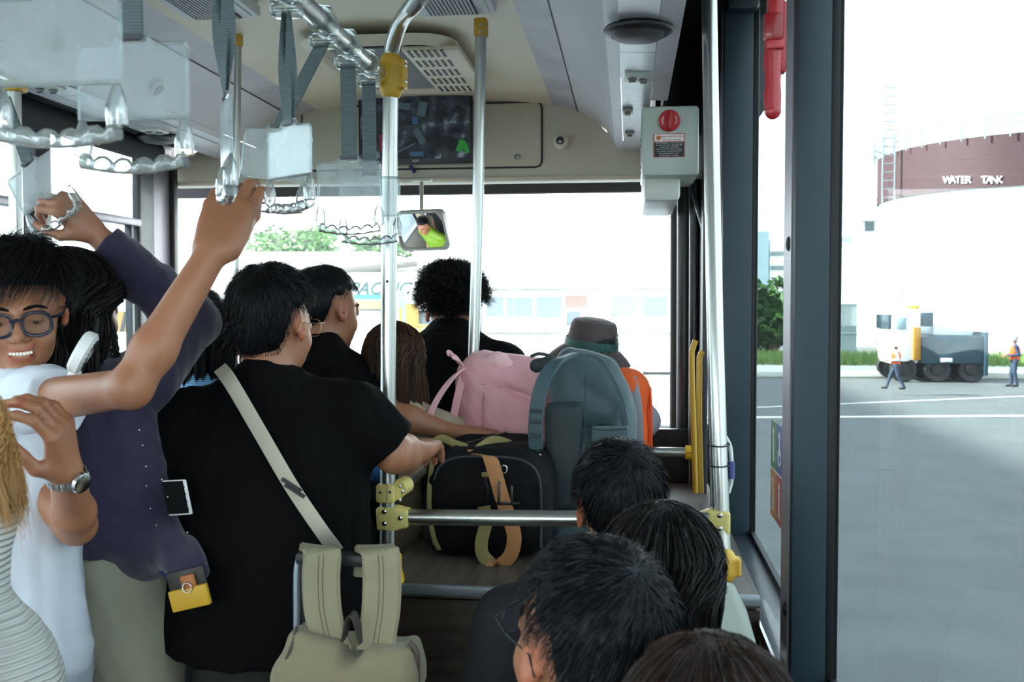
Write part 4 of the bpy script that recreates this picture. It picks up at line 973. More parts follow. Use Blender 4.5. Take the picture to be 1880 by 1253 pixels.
    if shoes:
        for i in (0, 1):
            fd = Rb @ V((0, 1, 0)); a = V((an[i].x, an[i].y, (foot if seat is None else 0)+.045))
            sobj('shoe', [cap(a-fd*.04, a+fd*.05, .042, .040, .03), cap(a+fd*.05, a+fd*.15-V((0, 0, .012)), .042, .032, .03), ('&', 'h', A3(a-V((0, 0, .042))), A3((0, 0, -1)), .003)], .009, blackp, t)
    if hair: hair(t, Hc, R, hs_)
    return t, J, A, R, hs_
def glasses(t, Hc, R, s, mat, r=.024, name='glasses', thick=.0016, lensmat=None, w=1.0, square=.8):
    Lp = lambda x, y, z: V(Hc)+R @ (V((x, y, z))*s)
    mb = MB()
    for sg in (1, -1):
        pts = []
        for k in range(25):
            a = 2*PI*k/24; ca, sa = math.cos(a), math.sin(a); ca = math.copysign(abs(ca)**square, ca); sa = math.copysign(abs(sa)**square, sa)
            pts.append(Lp(sg*(.034+r*w*ca), .112-.006*abs(ca), -.003+r*.86*sa))
        mb.tube(pts, thick*s, 6, caps=False)
        mb.tube([Lp(sg*(.034+r*w), .108, .008), Lp(sg*.074, .095, .008), Lp(sg*.080, .05, .006), Lp(sg*.081, -.005, .008), Lp(sg*.080, -.02, -.012)], thick*s, 6)
    mb.tube([Lp(-.011, .111, .004), Lp(0, .113, .007), Lp(.011, .111, .004)], thick*s, 6)
    g = mb.build(name, mat, t)
    if lensmat:
        for sg in (1, -1):
            m2 = MB(); m2.prism([(r*w*math.copysign(abs(math.cos(a))**square, math.cos(a)), r*.86*math.copysign(abs(math.sin(a))**square, math.sin(a))) for a in [2*PI*k/24 for k in range(24)]], .1095, .1105, lambda u, v, h: Lp(sg*.034+u, h-.002, v-.003)); m2.build('lens', lensmat, g)
    return g
# ================================================================== PASSENGERS
def fabric(name, col, rough=.85, bump=.3, bs=500, sheen=.0, var=.05): return M(name, col, rough, bump=bump, bscale=bs, var=var, sheen=sheen)
blackT = M('black_cotton', '060607', .9, bump=.3, bscale=500, spec=.12); blackP = M('black_polo_knit', '060608', .9, bump=.3, bscale=500, spec=.12); whiteT = fabric('white_cotton', 'cdd4e0')
purple = fabric('purple_knit', '2b2542', bs=700); purple.node_tree.nodes['Principled BSDF'].inputs['Sheen Weight'].default_value = .35
beigeP = fabric('beige_linen', 'a3a08d', var=.08); knitw = wavebump(fabric('white_chunky_knit', 'bcbcb8'), 38, 'Z', .9, .004, .12)
crochet = M('crochet_beige', 'b3a48c', .9, bump=1, bscale=160, var=.35, vscale=170); stripe = wavebump(M('blue_stripe_cotton', '6fa8d8', .8), 55, 'Z', .1, .0005, .75)
orange = fabric('orange_vest', 'f0672e'); lav = fabric('lavender_cotton', 'b9bcd6'); hiviz = M('lime_vest', '5f8010', .6); darkgreen = fabric('dark_green_trousers', '1e211d'); darkcl = fabric('dark_navy_cotton', '0f1118')
hs = lambda **k: (lambda t, Hc, R, s: short_hair('hair', t, Hc, R, s, **k))
hl = lambda **k: (lambda t, Hc, R, s: long_hair('hair', t, Hc, R, s, **k))
# --- man in black T-shirt, centre
p3, J3, A3_, R3, s3 = person('man from behind in loose black T-shirt with beige sling strap across his back', at(502, 598, 2.08), yaw=-4, hrot=(-12, -2, 0), foot=0, s=1.0, hsc=.95,
    arms={'R': dict(sh=at(648, 762, 2.08), el=at(724, 834, 2.10), wr=at(772, 830, 2.27), hd=(-.05, 1, .05), pn=(0, 0, -1), curl=(.5, .5, .3)),
          'L': dict(sh=at(352, 778, 2.06), el=at(316, 890, 2.05), wr=at(318, 900, 2.28))},
    shirt=dict(mat=blackT, loose=.045, hem=.925, puff=.016, slen=.86, amp=.005, seed=11), pants=darkgreen, build=1.08,
    hair=hs(mat=HBLK, n=6500, L=.032, thick=.017, low=-.92, tall=.010), lean=(0, 0))
glasses(p3, at(502, 598, 2.08), R3, s3, M('gold_wire', 'c9b27c', .25, 1), thick=.0009)
# sling strap
st = thing('sling_strap', 'beige webbing sling strap crossing the black T-shirt with a black buckle', 'strap', at(520, 850, 1.93))
bp_ = M('beige_webbing', 'b8b1a0', .8, bump=.3, bscale=300)
pts = bez([at(404, 676, 2.02), at(424, 703, 1.91), at(475, 790, 1.90), at(535, 893, 1.90), at(590, 975, 1.91), at(617, 1012, 1.97), at(622, 1030, 2.08)], 8)
MB().ribbon(pts, V((1, 0, .62)), .030, .003).build('webbing', bp_, st)
MB().box(at(535, 891, 1.893), (.046, .006, .006), rotmat(V((0, -1, 0)), V((.6, 0, 1)))).box(at(541, 902, 1.893), (.046, .006, .006), rotmat(V((0, -1, 0)), V((.6, 0, 1)))).build('buckle', blackp, st)
# --- man behind him, black polo
person('man in black polo seen behind the black T-shirt man, head turned right', at(598, 570, 2.8), yaw=0, hrot=(-32, -5, 0), foot=0,
    arms={'R': dict(sh=at(640, 690, 2.8), el=at(720, 762, 2.78), wr=at(822, 792, 2.80), hd=(1, .1, -.05), pn=(0, 0, -1), curl=(.15, .2, .2)), 'L': dict(el=at(480, 800, 2.8), wr=at(480, 900, 2.9))},
    shirt=dict(mat=blackP, loose=.02, collar=1, slen=.75), hair=hs(mat=HBLK, n=3000, L=.022, thick=.012, low=-.72))
# --- curly man
person('curly haired man in black collared shirt behind the tall pole', at(831, 572, 3.2), hrot=(3, -6, 0), foot=0, s=1.05,
    shirt=dict(mat=blackP, loose=.02, collar=1, puff=.014), hair=hs(mat=HBLK, n=7500, L=.042, thick=.024, curly=.006, low=-.36, lift=.5, tall=.008, wd=.0014), skin=SKIN2)
# --- brown haired woman
person('woman with long straight brown hair in beige crochet top', at(724, 665, 2.88), foot=0, s=.93, hrot=(0, 0, 2),
    arms={'R': dict(el=at(838, 790, 2.9), wr=at(800, 840, 3.0))}, shirt=dict(mat=crochet, loose=.012, hem=.92, sleeve='short', slen=.9), hair=hl(mat=HBRN, length=.25, n=4500, spread=.116, depth=.105, flare=.004, face=1.5), build=.88, skin=SKIN2)
# --- black-haired woman left
person('woman with long black ponytail hair and blue striped shirt left of the black T-shirt man', at(388, 634, 2.72), foot=0, s=.97, hrot=(4, -3, 0), shirt=dict(mat=stripe, loose=.012), build=.9,
    hair=hl(mat=HBLK, length=.24, n=3000, spread=.085, depth=.09, face=1.3), arms={'L': dict(sh=at(320, 752, 2.7), el=at(282, 812, 2.6), wr=at(295, 850, 2.75))})
person('short haired passenger whose head top shows behind the black haired woman', at(366, 600, 3.15), foot=0, s=1.0, hrot=(40, 0, 0), shirt=dict(mat=darkcl, loose=.015), hair=hs(mat=HBLK, n=1500, L=.02), res=.009)
# --- person with blue striped sleeve between men
pb_ = person('seated passenger in blue striped shirt whose sleeve shows left of the near pole', at(590, 800, 2.62), foot=0, s=.90, shirt=dict(mat=darkcl, loose=.02, sleeve='long', seed=9), res=.009,
    hair=hs(mat=HBLK, n=1500, L=.02), arms={'R': dict(sh=at(640, 815, 2.6), el=at(690, 872, 2.5), wr=at(650, 888, 2.6))}, seat=.45)
sobj('striped_sleeve', [cap(at(625, 858, 2.50), at(692, 866, 2.42), .032, .026, .02)], .005, wavebump(M('blue_stripe_deep', '2f74b8', .8), 60, 'Z', .1, .0005, .65), pb_[0], disp=folds(.002, 1.2, 6))
# --- bucket hat
H7 = at(1095, 655, 3.55)
p7, J7, A7, R7, s7 = person('person in brown bucket hat and orange safety vest by the windshield', H7, foot=0, s=.96, hrot=(-8, -4, 0), shirt=dict(mat=lav, loose=.008, sleeve='long', puff=.006), build=1.0,
    hair=hs(mat=HBLK, n=800, L=.02), arms={'R': dict(sh=at(1152, 722, 3.5), el=at(1184, 775, 3.6), wr=at(1150, 790, 3.8))})
ht = thing('bucket_hat', 'brown bucket hat with teal ribbon worn by the orange vest person', 'hat', H7+V((0, 0, .05)))
hm = fabric('brown_hat_cotton', '54494a', var=.15); Rh = headR(0, -8, 4, 9)
hc = at(1083, 654, 3.55)
def wav(mb, prof, c, R, n=48, amp=0, seed=0):
    rings = []
    for (r, z) in prof:
        rings.append([mb.bm.verts.new(V(c)+R @ V(((r*.94)*math.cos(a), r*1.12*math.sin(a), z+amp*max(0, r-.10)*(math.sin(2*a+1)*1.2+math.sin(5*a+seed)*.5)))) for a in [2*PI*k/n for k in range(n)]])
    for a, b in zip(rings, rings[1:]):
        for k in range(n): mb.bm.faces.new((a[k], a[(k+1) % n], b[(k+1) % n], b[k]))
    return mb
wav(MB(), [(.003, .135), (.05, .134), (.078, .126), (.088, .11), (.094, .06), (.098, .035)], hc, Rh).build('crown', hm, ht)
wav(MB(), [(.098, .062), (.101, .060), (.103, .036), (.100, .030)], hc, Rh).build('ribbon', M('teal_ribbon', '2f5a55', .7), ht)
wav(MB(), [(.097, .036), (.115, .020), (.140, -.012), (.158, -.040), (.158, -.043), (.138, -.016), (.112, .014), (.095, .030)], hc, Rh, amp=.35, seed=2).build('brim', hm, ht)
vt = [elp(J7(0, -.005, 1.26), np.array([.205, .160, .21])*s7, None, .06), elp(J7(0, 0, 1.04), np.array([.20, .16, .24])*s7, None, .08), cap(J7(0, -.02, 1.44), at(1150, 718, 3.5), .07, .082, .04), cap(J7(0, -.02, 1.44), J7(-.16, -.02, 1.38), .07, .08, .04), ('&', 'h', A3(J7(0, 0, .88)), A3((0, 0, -1)), .006)]
vs_ = sobj('safety_vest', vt, .008, orange, p7, disp=folds(.002, 1, 4))
def vest_band(px0):
    pass
ORG_v = ORG[vs_.name]
for sg in (1, -1):
    pts = [J7(sg*.125, -.085, 1.46), J7(sg*.145, -.130, 1.36), J7(sg*.15, -.138, 1.25), J7(sg*.15, -.138, 1.1), J7(sg*.15, -.135, .95)]
    MB().ribbon(bez(pts, 5), V((1, 0, 0)), .042, .006).build('reflective_band', M('reflective_grey', '8f939c', .4), vs_)
pts = [J7(.196, -.05, 1.42), J7(.200, -.07, 1.3), J7(.2, -.07, 1.1), J7(.2, -.06, .95)]
MB().tube(bez(pts, 5), .005, 6).build('piping', M('bright_orange', 'ff5a22', .6), vs_)
for k, z in enumerate((1.30, 1.235)): text_mesh('lettering', 'NV'[k], .06, J7(.075, -.158, z), RBACK @ Matrix.Rotation(-1.35, 3, 'Z'), M('vest_letter', 'a0442c', .7), vs_)
# --- purple cardigan woman
H2 = at(136, 570, 2.02)
p2, J2, A2, R2, s2 = person('woman in long purple cardigan and beige trousers holding a strap with raised hand', H2, foot=0, s=1.0, yaw=-8, res=.0048, skin=SKIN2,
    arms={'R': dict(sh=at(262, 705, 2.02), el=at(352, 590, 2.16), wr=at(176, 430, 2.08), hd=at(132, 388, 2.04)-at(178, 432, 2.08), pn=V((-.3, .6, -.5)), curl=(1.0, 1.1, .6), thumb=.9),
          'L': dict(el=at(25, 850, 2.0), wr=at(40, 960, 2.1))},
    torso_off=(-.03, 0), shirt=dict(mat=purple, loose=.028, hem=1.13, sleeve='long', puff=.014, cuff=.90, amp=.007, fsc=.9, seed=21), pants=beigeP, build=1.0,
    hair=hl(mat=HDK, length=.20, n=4500, wave=.010, wf=9, spread=.098, depth=.105, face=1.5, thick=.019, flare=.012, wd=.0022), lean=(0, 0))
# flared hem of the cardigan on the right
fl_ = [cap(at(215, 720, 2.0), at(232, 900, 1.98), .07, .085, .05), cap(at(232, 900, 1.98), at(275, 985, 1.97), .08, .065, .06), cap(at(275, 975, 1.95), at(372, 1050, 1.87), .055, .006, .04), cap(at(275, 1000, 1.95), at(345, 1040, 1.87), .04, .02, .04), cap(at(190, 900, 2.0), at(262, 1020, 1.98), .10, .045, .05), cap(at(180, 780, 2.0), at(190, 940, 2.0), .10, .11, .05)]
pn_ = sobj('cardigan_tail', fl_, .006, purple, p2, disp=folds(.007, .9, 8))
mb = MB()
for px, py in ((256, 790), (262, 818), (268, 857), (269, 893), (276, 934), (287, 965), (297, 881), (308, 913), (344, 978)):
    p = at(px, py, 1.90); mb.ell(at(px, py, 1.862), (.0016,)*3, nu=6, nv=4)
tag(mb.build('sparkle_beads', M('bead', 'ffffff', .1, .6), p2), kind='stuff')
# trousers volume (her hips push out to the right)
sobj('trouser_hip', [cap(at(215, 1030, 2.02), at(255, 1180, 2.0), .115, .095, .04), cap(at(255, 1180, 2.0), at(262, 1330, 2.0), .095, .085, .04), cap(at(180, 1030, 2.02), at(195, 1330, 2.0), .09, .08, .04), elp(at(215, 990, 2.02), (.10, .1, .04), None, .03)], .007, beigeP, p2, disp=folds(.004, .9, 12))
# --- glasses man in white T-shirt
H1 = at(38, 572, 1.76)
hd1 = at(420, 372, 1.66)-at(398, 452, 1.56)
p1_, J1, A1, R1, s1 = person('smiling young man in white T-shirt and blue glasses with arm raised to a strap', H1, foot=0, s=1.02, yaw=205, res=.0042, smile=True, hsc=.93, build=.92,  hrot=(4, -10, 4),
    arms={'L': dict(sh=at(40, 742, 1.70), el=at(240, 712, 1.52), wr=at(386, 470, 1.60), hd=at(430, 362, 1.66)-at(386, 470, 1.60), pn=V((-.05, .95, .25)), curl=((.25, .7, .6), (.25, .7, .6), (.3, .7, .6), (.4, .7, .6)), thumb=.3, tin=.2, hs=1.12),
          'R': dict(sh=at(-40, 800, 1.80), el=at(140, 965, 1.66), wr=at(122, 872, 1.52), hd=at(112, 815, 1.47)-at(123, 876, 1.50), pn=V((-1, -.2, .15)), curl=(.55, .7, .5), thumb=.8)}, armr=.93,
    shirt=dict(mat=whiteT, loose=.035, hem=.78, puff=.009, slen=.36, amp=.006, seed=31), pants=darkcl,
    hair=hs(mat=HBLK, n=7000, L=.060, thick=.020, part=(.35, .55, -.75), low=-.70, fringe=.36, tall=.014, wd=.0012), torso_off=(-.10, .0))
tm = M('teeth', 'f4efe6', .25)
tf = thing('x', None, None, H1) ; bpy.data.objects.remove(tf)
mb = MB()
for k in range(7):
    x = -.018+k*.006; mb.box(V(H1)+R1 @ (V((x, .0948-.10*x*x*12, -.0658+4*x*x))*s1), (.0056*s1, .004*s1, (.0076-8*x*x)*s1), R1, bev=.0012)
mb.build('teeth', tm, p1_)
glasses(p1_, V(H1)+R1 @ V((0, .002, -.003)), R1, s1, M('blue_acetate', '0e1a30', .3, coat=.3), r=.0262, thick=.0033, lensmat=thin_glass('lens_glass', (.93, .93, .93), haze=.02), square=.78)
# other arm: the watch hand belongs to him as a second hand near his chin (his right arm is off frame) -> forearm of the person beside
# --- his companion's bent arm with watch
ws_ = [cap(at(120, 880, 1.46), at(150, 985, 1.50), .030, .040, .02)]
p0, J0, A0, R0, s0 = person('woman with light brown hair and white knit cardigan at the bottom left corner', at(-130, 850, 1.15), foot=0, s=.90, yaw=20, res=.006, skin=SKIN2,
    arms={'R': dict(sh=at(-70, 960, 1.15), el=at(-190, 1500, 1.15), wr=at(-70, 1290, 1.05), hd=V((.35, 0, 1)), pn=V((-.6, -.2, 0)), curl=(.6, .7, .4))},
    shirt=dict(mat=knitw, loose=.02, hem=.80, sleeve='long', puff=.010, seed=5), hair=hl(mat=HLBR, length=.045, n=5200, wave=.007, wf=8, spread=.118, depth=.11, face=1.9, thick=.02, flare=.02, cut=.12, wd=.0015), build=1.0)
# white shirt hanging front + hidden arm with watch
arm2 = [cap(at(130, 955, 1.60), at(122, 880, 1.52), .034, .026, .02), cap(at(130, 955, 1.60), at(60, 930, 1.74), .036, .042, .02)]
hdv = at(112, 815, 1.47)-at(123, 876, 1.50)
def pw(P): return np.ones((len(P), 4))
sobj('rolled_sleeve', [cap(at(142, 878, 1.72), at(100, 850, 1.76), .022, .04, .02)], .006, whiteT, p1_, disp=folds(.004, 1, 2))
sobj('shirt_front', [cap(at(55, 840, 1.72), at(48, 1000, 1.70), .055, .072, .05), cap(at(48, 1000, 1.70), at(66, 1190, 1.70), .072, .092, .05), cap(at(50, 770, 1.72), at(-60, 800, 1.72), .06, .10, .05), cap(at(-50, 870, 1.72), at(-40, 1250, 1.7), .13, .14, .06), ], .006, whiteT, p1_, disp=folds(.006, .8, 17))
wt = thing('wristwatch', 'steel wristwatch with link bracelet on the bent wrist at left', 'watch', at(124, 872, 1.5))
wd_ = (at(122, 880, 1.50)-at(112, 815, 1.47)).normalized(); Rw = rotmat(wd_); wc = at(122.5, 875, 1.522)
for k in range(20):
    a = 2*PI*k/20
    if k in (2, 3): continue
    x = Rw @ V((math.cos(a), math.sin(a), 0)); tg = Rw @ V((-math.sin(a), math.cos(a), 0))
    MB().box(wc+x*.0305, (.0085, .016, .003), Matrix((tg, wd_, x)).transposed(), bev=.001).build('bracelet_link', steel, wt)
x = (V((1, 0, 0))*.75+V((0, -1, 0))*.3).normalized(); x = (x-wd_*x.dot(wd_)).normalized()
MB().lathe([(0, 0), (.017, 0), (.0185, .003), (.017, .008), (.015, .009), (0, .009)], wc+x*.028, rotmat(x)).build('case', steel, wt)
# --- white handheld fan
fn = thing('handheld_fan', 'white plastic handheld fan sticking up behind the raised arm', 'fan', at(140, 680, 1.72))
fa, fb = at(128, 700, 1.66), at(174, 612, 1.66); fd = (fb-fa).normalized(); Rf = rotmat(V((.55, -.8, .1)), fd)
ring = at(165, 640, 1.66)
fx = V((.80, -.55, 0)); fx = V((.95, .3, 0)); fx = (fx-fd*fx.dot(fd)).normalized(); Rf = rotmat(fx, fd)
MB().lathe([(0, -.012), (.034, -.012), (.040, -.007), (.041, .007), (.034, .012), (0, .012)], at(152, 648, 1.66), Rf @ Matrix.Scale(1, 3), 36).build('fan_head', M('fan_white', 'e9ecef', .3), fn)
mb = MB()
for k in range(18):
    a = 2*PI*k/18; MB().box(at(152, 648, 1.66)+Rf @ V((math.cos(a)*.024, math.sin(a)*.024, .0125)), (.014, .0022, .002), Rf @ Matrix.Rotation(a, 3, 'Z')).build('grille_slot', blackp, fn, smooth=False)
MB().tube([at(140, 676, 1.66), at(118, 740, 1.62), at(105, 800, 1.55)], .011, 12).build('handle', M('fan_white', 'e9ecef', .3), fn)
# --- phone + key pouch + yellow wallet
ph = thing('smartphone', 'smartphone with white edge held between cardigan and black T-shirt', 'phone', at(330, 910, 1.95))
pd = (at(347, 940, 1.93)-at(336, 884, 1.93)).normalized(); Rp = Matrix((V((.9, .43, 0)).normalized(), pd.cross(V((.9, .43, 0)).normalized()).normalized(), pd)).transposed()
MB().box(at(326, 914, 1.89), (.046, .0085, .072), Rp, bev=.003).build('body', M('phone_white', 'e4e2e4', .3), ph)
MB().box(at(322, 914, 1.8835), (.040, .003, .066), Rp).build('screen', M('phone_screen', '050506', .6, spec=.1), ph)
for k in range(4): MB().ell(at(338+k*2.6, 895+k*13, 1.878), (.0014, .002, .0014), nu=8, nv=6).build('port', blackp, ph)
wl_ = thing('card_wallet', 'mustard yellow card wallet hanging from a blue lanyard under the cardigan', 'wallet', at(345, 1100, 1.9))
ca, cb = at(313, 1085, 1.9), at(384, 1110, 1.9); cc = at(349, 1098, 1.83); rd_ = (at(382, 1076, 1.9)-at(313, 1092, 1.9)).normalized(); up_ = V((0, -1, 0)).cross(rd_).normalized()*-1
if up_.z < 0: up_ = -up_
Rw2 = Matrix((rd_, up_.cross(rd_).normalized(), up_)).transposed()
MB().box(cc, (.080, .012, .042), Rw2, bev=.003).build('pocket', M('mustard_leather', 'c59a22', .5, bump=.2), wl_)
MB().box(cc+up_*.030+V((0, .006, 0)), (.078, .006, .05), Rw2, bev=.002).build('sleeve', M('dark_leather', '22221c', .5), wl_)
MB().box(cc+up_*.032+V((.006, -.002, 0)), (.030, .008, .03), Rw2, bev=.004).build('tab', M('tan_leather', 'a8632f', .5), wl_)
MB().tube([cc+up_*.022+rd_*.004+V((0, -.01, 0))+V((.009*math.cos(a), 0, .009*math.sin(a))) for a in [2*PI*k/20 for k in range(21)]], .0012, 6).build('key_ring', steel, wl_)
MB().tube(bez([at(310, 1058, 1.88), at(320, 1070, 1.88), at(330, 1080, 1.88)], 4), .0035, 8).build('snap_hook', steel, wl_)
MB().ribbon(bez([at(330, 938, 1.97), at(346, 965, 1.95), at(362, 1010, 1.93), at(376, 1060, 1.92), at(384, 1105, 1.91)], 5), V((.6, .8, 0)), .016, .002).build('lanyard', M('lanyard_blue', '1f3f6e', .7), wl_)
MB().ribbon(bez([at(290, 1042, 1.92), at(300, 1048, 1.90), at(312, 1060, 1.88)], 5), V((.3, .2, .9)), .016, .002).build('lanyard_end', M('lanyard_blue', '1f3f6e', .7), wl_)
# --- seated passengers right
ss = dict(seat=.55, foot=0)
person('seated man with short black hair just behind the front luggage rail', at(1138, 932, 1.86), **ss, s=.98, hrot=(10, 6, -4), shirt=dict(mat=darkcl, loose=.015), hair=hs(mat=HBLK, n=4800, L=.028, thick=.013, low=-.66, tall=.006), torso_off=(-.04, 0))
person('seated woman with long straight black hair beside the window ledge', at(1214, 1068, 1.50), **ss, s=.95, hrot=(-5, 3, 3), shirt=dict(mat=darkcl, loose=.015), hair=hl(mat=HDK, length=.26, n=4200, spread=.088, depth=.09, face=1.4, wd=.0013), build=.88)
H3_ = at(1080, 1195, 1.13)
q3, J_, A_, R_, s_ = person('near seated man with short black hair and thin glasses, ear toward the aisle', H3_, **ss, s=1.0, res=.0055, hrot=(34, 8, 2), shirt=dict(mat=darkcl, loose=.015), hair=hs(mat=HBLK, n=7500, L=.028, thick=.012, low=-.66, fringe=.5, wd=.0009, tall=.006), skin=SKIN)
glasses(q3, H3_, R_, s_, M('dark_wire', '1f2830', .35, .7), thick=.0011, r=.023)
person('nearest seated passenger, top of brown-black hair at the bottom right', at(1300, 1385, 1.0), **ss, s=.95, hrot=(0, 0, 0), shirt=dict(mat=darkcl, loose=.015), hair=hl(mat=hairmat('warm_black_hair', '241b18', col2='3b2c26'), length=.22, n=11000, spread=.088, depth=.09, wd=.0006), build=.88)
# --- driver (seen in the mirror)
HD = V((-1.42, 3.55, 1.40))
dr_, JD, AD, RD_, sD = person('bus driver in lime vest seen in the rear view mirror', HD, seat=.6, foot=0, s=.92, hrot=(-2, 0, 0), shirt=dict(mat=hiviz, loose=.02), hair=hs(mat=HBLK, n=2500, L=.02, thick=.010, low=-.66), skin=SKIN)
# --- two workers outside
def worker(label, px, pf, pt, Y, yaw, hatc, jackc, mirror=1, wide=0):
    a = at(px, pf, Y); b = at(px, pt, Y); g = ZG; sc = (b.z-a.z)/1.78; x0 = a.x
    t = thing('person', label, 'person', (x0, Y, a.z)); z0 = a.z
    Rb = rotz(math.radians(yaw)); Jw = lambda x, y, z: V((x0, Y, z0))+Rb @ (V((x, y, z))*sc)
    st_ = .22 if wide else .05
    pr = [elp(Jw(0, 0, 1.6), (.08*sc, .09*sc, .11*sc), None, .02), cap(Jw(0, 0, 1.5), Jw(0, 0, 1.42), .05*sc, .06*sc), elp(Jw(0, 0, 1.22), (.16*sc, .11*sc, .23*sc), None, .05), elp(Jw(0, 0, .95), (.15*sc, .11*sc, .13*sc), None, .05)]
    for sg in (1, -1):
        pr += [cap(Jw(sg*.18, 0, 1.38), Jw(sg*.2, .08*sg, 1.12), .05*sc, .04*sc, .03), cap(Jw(sg*.2, .08*sg, 1.12), Jw(sg*.12, .26, 1.08), .04*sc, .03*sc, .02)]+hand_prims(Jw(sg*.12, .26, 1.08), Rb @ V((0, 1, 0)), V((0, 0, -1)), sg == 1, s=sc, fs=1.4)
    sobj('body', pr, .014, SKIN, t, paint=lambda P: np.ones((len(P), 4)))
    T = [elp(Jw(0, 0, 1.22), (.19*sc, .14*sc, .25*sc), None, .05), elp(Jw(0, 0, 1.0), (.17*sc, .13*sc, .17*sc), None, .05)]
    sobj('safety_vest', T, .02, orange, t)
    S_ = []
    for sg in (1, -1): S_ += [cap(Jw(sg*.18, 0, 1.38), Jw(sg*.2, .08*sg, 1.12), .065*sc, .055*sc, .03), cap(Jw(sg*.2, .08*sg, 1.12), Jw(sg*.13, .22, 1.08), .055*sc, .04*sc, .02)]
    S_ += [cap(Jw(.18, 0, 1.4), Jw(-.18, 0, 1.4), .07*sc, .07*sc, .03)]
    sobj('jacket', S_, .02, jackc, t)
    Lg = [elp(Jw(0, 0, .93), (.155*sc, .12*sc, .12*sc), None, .04)]
    for sg in (1, -1): Lg += [cap(Jw(sg*.07, 0, .9), Jw(sg*.08, sg*st_*.6+.05, .5), .09*sc, .07*sc, .03), cap(Jw(sg*.08, sg*st_*.6+.05, .5), Jw(sg*.08, sg*st_*1.4, .08), .07*sc, .05*sc, .02)]
    sobj('trousers', Lg, .02, M('worker_navy', '2a3a4e', .8), t)
    for sg in (1, -1): sobj('shoe', [cap(Jw(sg*.08, sg*st_*1.4, .05), Jw(sg*.08, sg*st_*1.4+.16, .04), .05*sc, .04*sc, .02)], .02, blackp, t)
    MB().ribbon([Jw(-.19, .0, 1.08), Jw(-.12, -.14, 1.08), Jw(.12, -.14, 1.08), Jw(.19, 0, 1.08)], V((0, 0, 1)), .06, .02).build('reflective_band', M('reflective_grey', '8f939c', .4), t)
    wav(MB(), [(.003, .13), (.05, .13), (.085, .10), (.10, .03), (.17, .0), (.17, -.01), (.09, .01)], Jw(0, 0, 1.62), Rb, 20).build('hat', hatc, t)
    return t
worker('worker in orange vest walking left outside the right window', 1644, 715, 628, 32.5, 80, M('cap_white', 'eef0f0', .6), M('pale_jacket', 'ccd6da', .7), wide=1)
worker('worker in wide grey hat and orange vest standing at the right edge outside', 1862, 711, 616, 33.5, 85, M('hat_grey', '6d6a66', .8), M('navy_jacket', '2c3a55', .8))
# ================================================================== RAILS, POLES
YP = 2.24; RX = -.5615; RZ = CAMZ+.52
rubs = M('dark_screw', '3c3c3c', .4, .8)
def screw(p, d, par, r=.0045): return MB().lathe([(0, 0), (r, 0), (r, -.002), (r*.6, -.0035), (0, -.0035)], p, rotmat(V(d)*-1), 12).build('screw', steel, par)
hr = thing('overhead_rail', 'brushed steel overhead rail from which the clear strap handles hang', 'rail', (RX, 1, RZ))
MB().tube([(RX, -1.6, RZ), (RX, YP-.02, RZ)], .0175, 20).build('bar', chrome, hr)
# near left pole: rises, then bends to the right and toward the ceiling
pl = thing('grab_pole', 'steel pole with yellow clamps left of the luggage platform, bent at the top', 'pole', (RX, YP, 0))
b0 = at(712, 1068, YP); tp = at(716, 130, YP)
path = [at(711, 1068, YP), at(712, 900, YP), at(713, 560, YP), at(717, 200, YP)]+bez([at(718, 130, YP), at(720, 88, YP-.005), at(738, 36, YP-.07), at(768, 0, YP-.17), atz(800, -40, ZC-.02)], 6)
MB().tube(path, .0178, 22).build('tube', chrome, pl)
for py in (517, 735): MB().ell(at(711, py, YP-.0175), (.0035, .002, .0035), nu=10, nv=6).build('rivet_hole', rubber, pl)
def clamp_prims(): pass
c = at(718, 138, YP)
sobj('clamp', [cap((RX, YP-.10, RZ), (RX, YP+.03, RZ), .0235, .0235, .01), cap(c-V((0, 0, .035)), c+V((0, 0, .03)), .0245, .0245, .012), bxp(c+V((.022, .0, 0)), (.014, .02, .034), None, .006, .008), ('&', 'h', A3((0, YP-.045, 0)), A3((0, -1, 0)), .002)], .0025, yellowp, pl)
for dz in (.028, .018, -.018): screw(c+V((.036, -.012, dz)), (1, -.3, 0), pl, .005)
# double clamp at the luggage rail
k1, k2 = at(714, 905, YP), at(722, 950, YP)
MB().box(at(711, 904.5, YP), (.044, .048, .044), bev=.007, seg=3).box(at(727, 904.5, YP)+V((.0, .012, 0)), (.024, .034, .036), bev=.006, seg=3).build('clamp', paleyellow, pl)
MB().box(at(710.5, 904.5, YP-.0245), (.001, .0015, .040)).build('clamp_split', rubs, pl, smooth=False)
MB().tube([at(730, 899, YP), at(736, 897, YP)+V((0, .05, 0))], .0205, 18).build('side_socket', paleyellow, pl)
pz = [(at(x, 950, YP).x, at(x, y, YP).z) for x, y in ((694, 930), (728, 930), (752, 936), (752, 967), (728, 971), (696, 971))]
mbc = MB().prism(pz, YP-.024, YP+.024, lambda u, v, h: V((u, h, v))); bmesh.ops.bevel(mbc.bm, geom=list(mbc.bm.edges), offset=.005, segments=3, affect='EDGES', profile=.5); mbc.build('clamp', paleyellow, pl)
for px, py in ((698, 905), (716, 904)): MB().ell(at(px, py, YP-.0235), (.0035, .002, .0035), nu=10, nv=6).build('bolt_hole', rubs, pl)
for px, py in ((706, 940), (735, 952), (706, 962)): screw(at(px, py, YP-.026), (0, -1, 0), pl, .0055)
for px, py in ((734, 893), (739, 903), (734, 918)): screw(at(px, py, YP-.012), (.9, -.4, 0), pl, .0045)
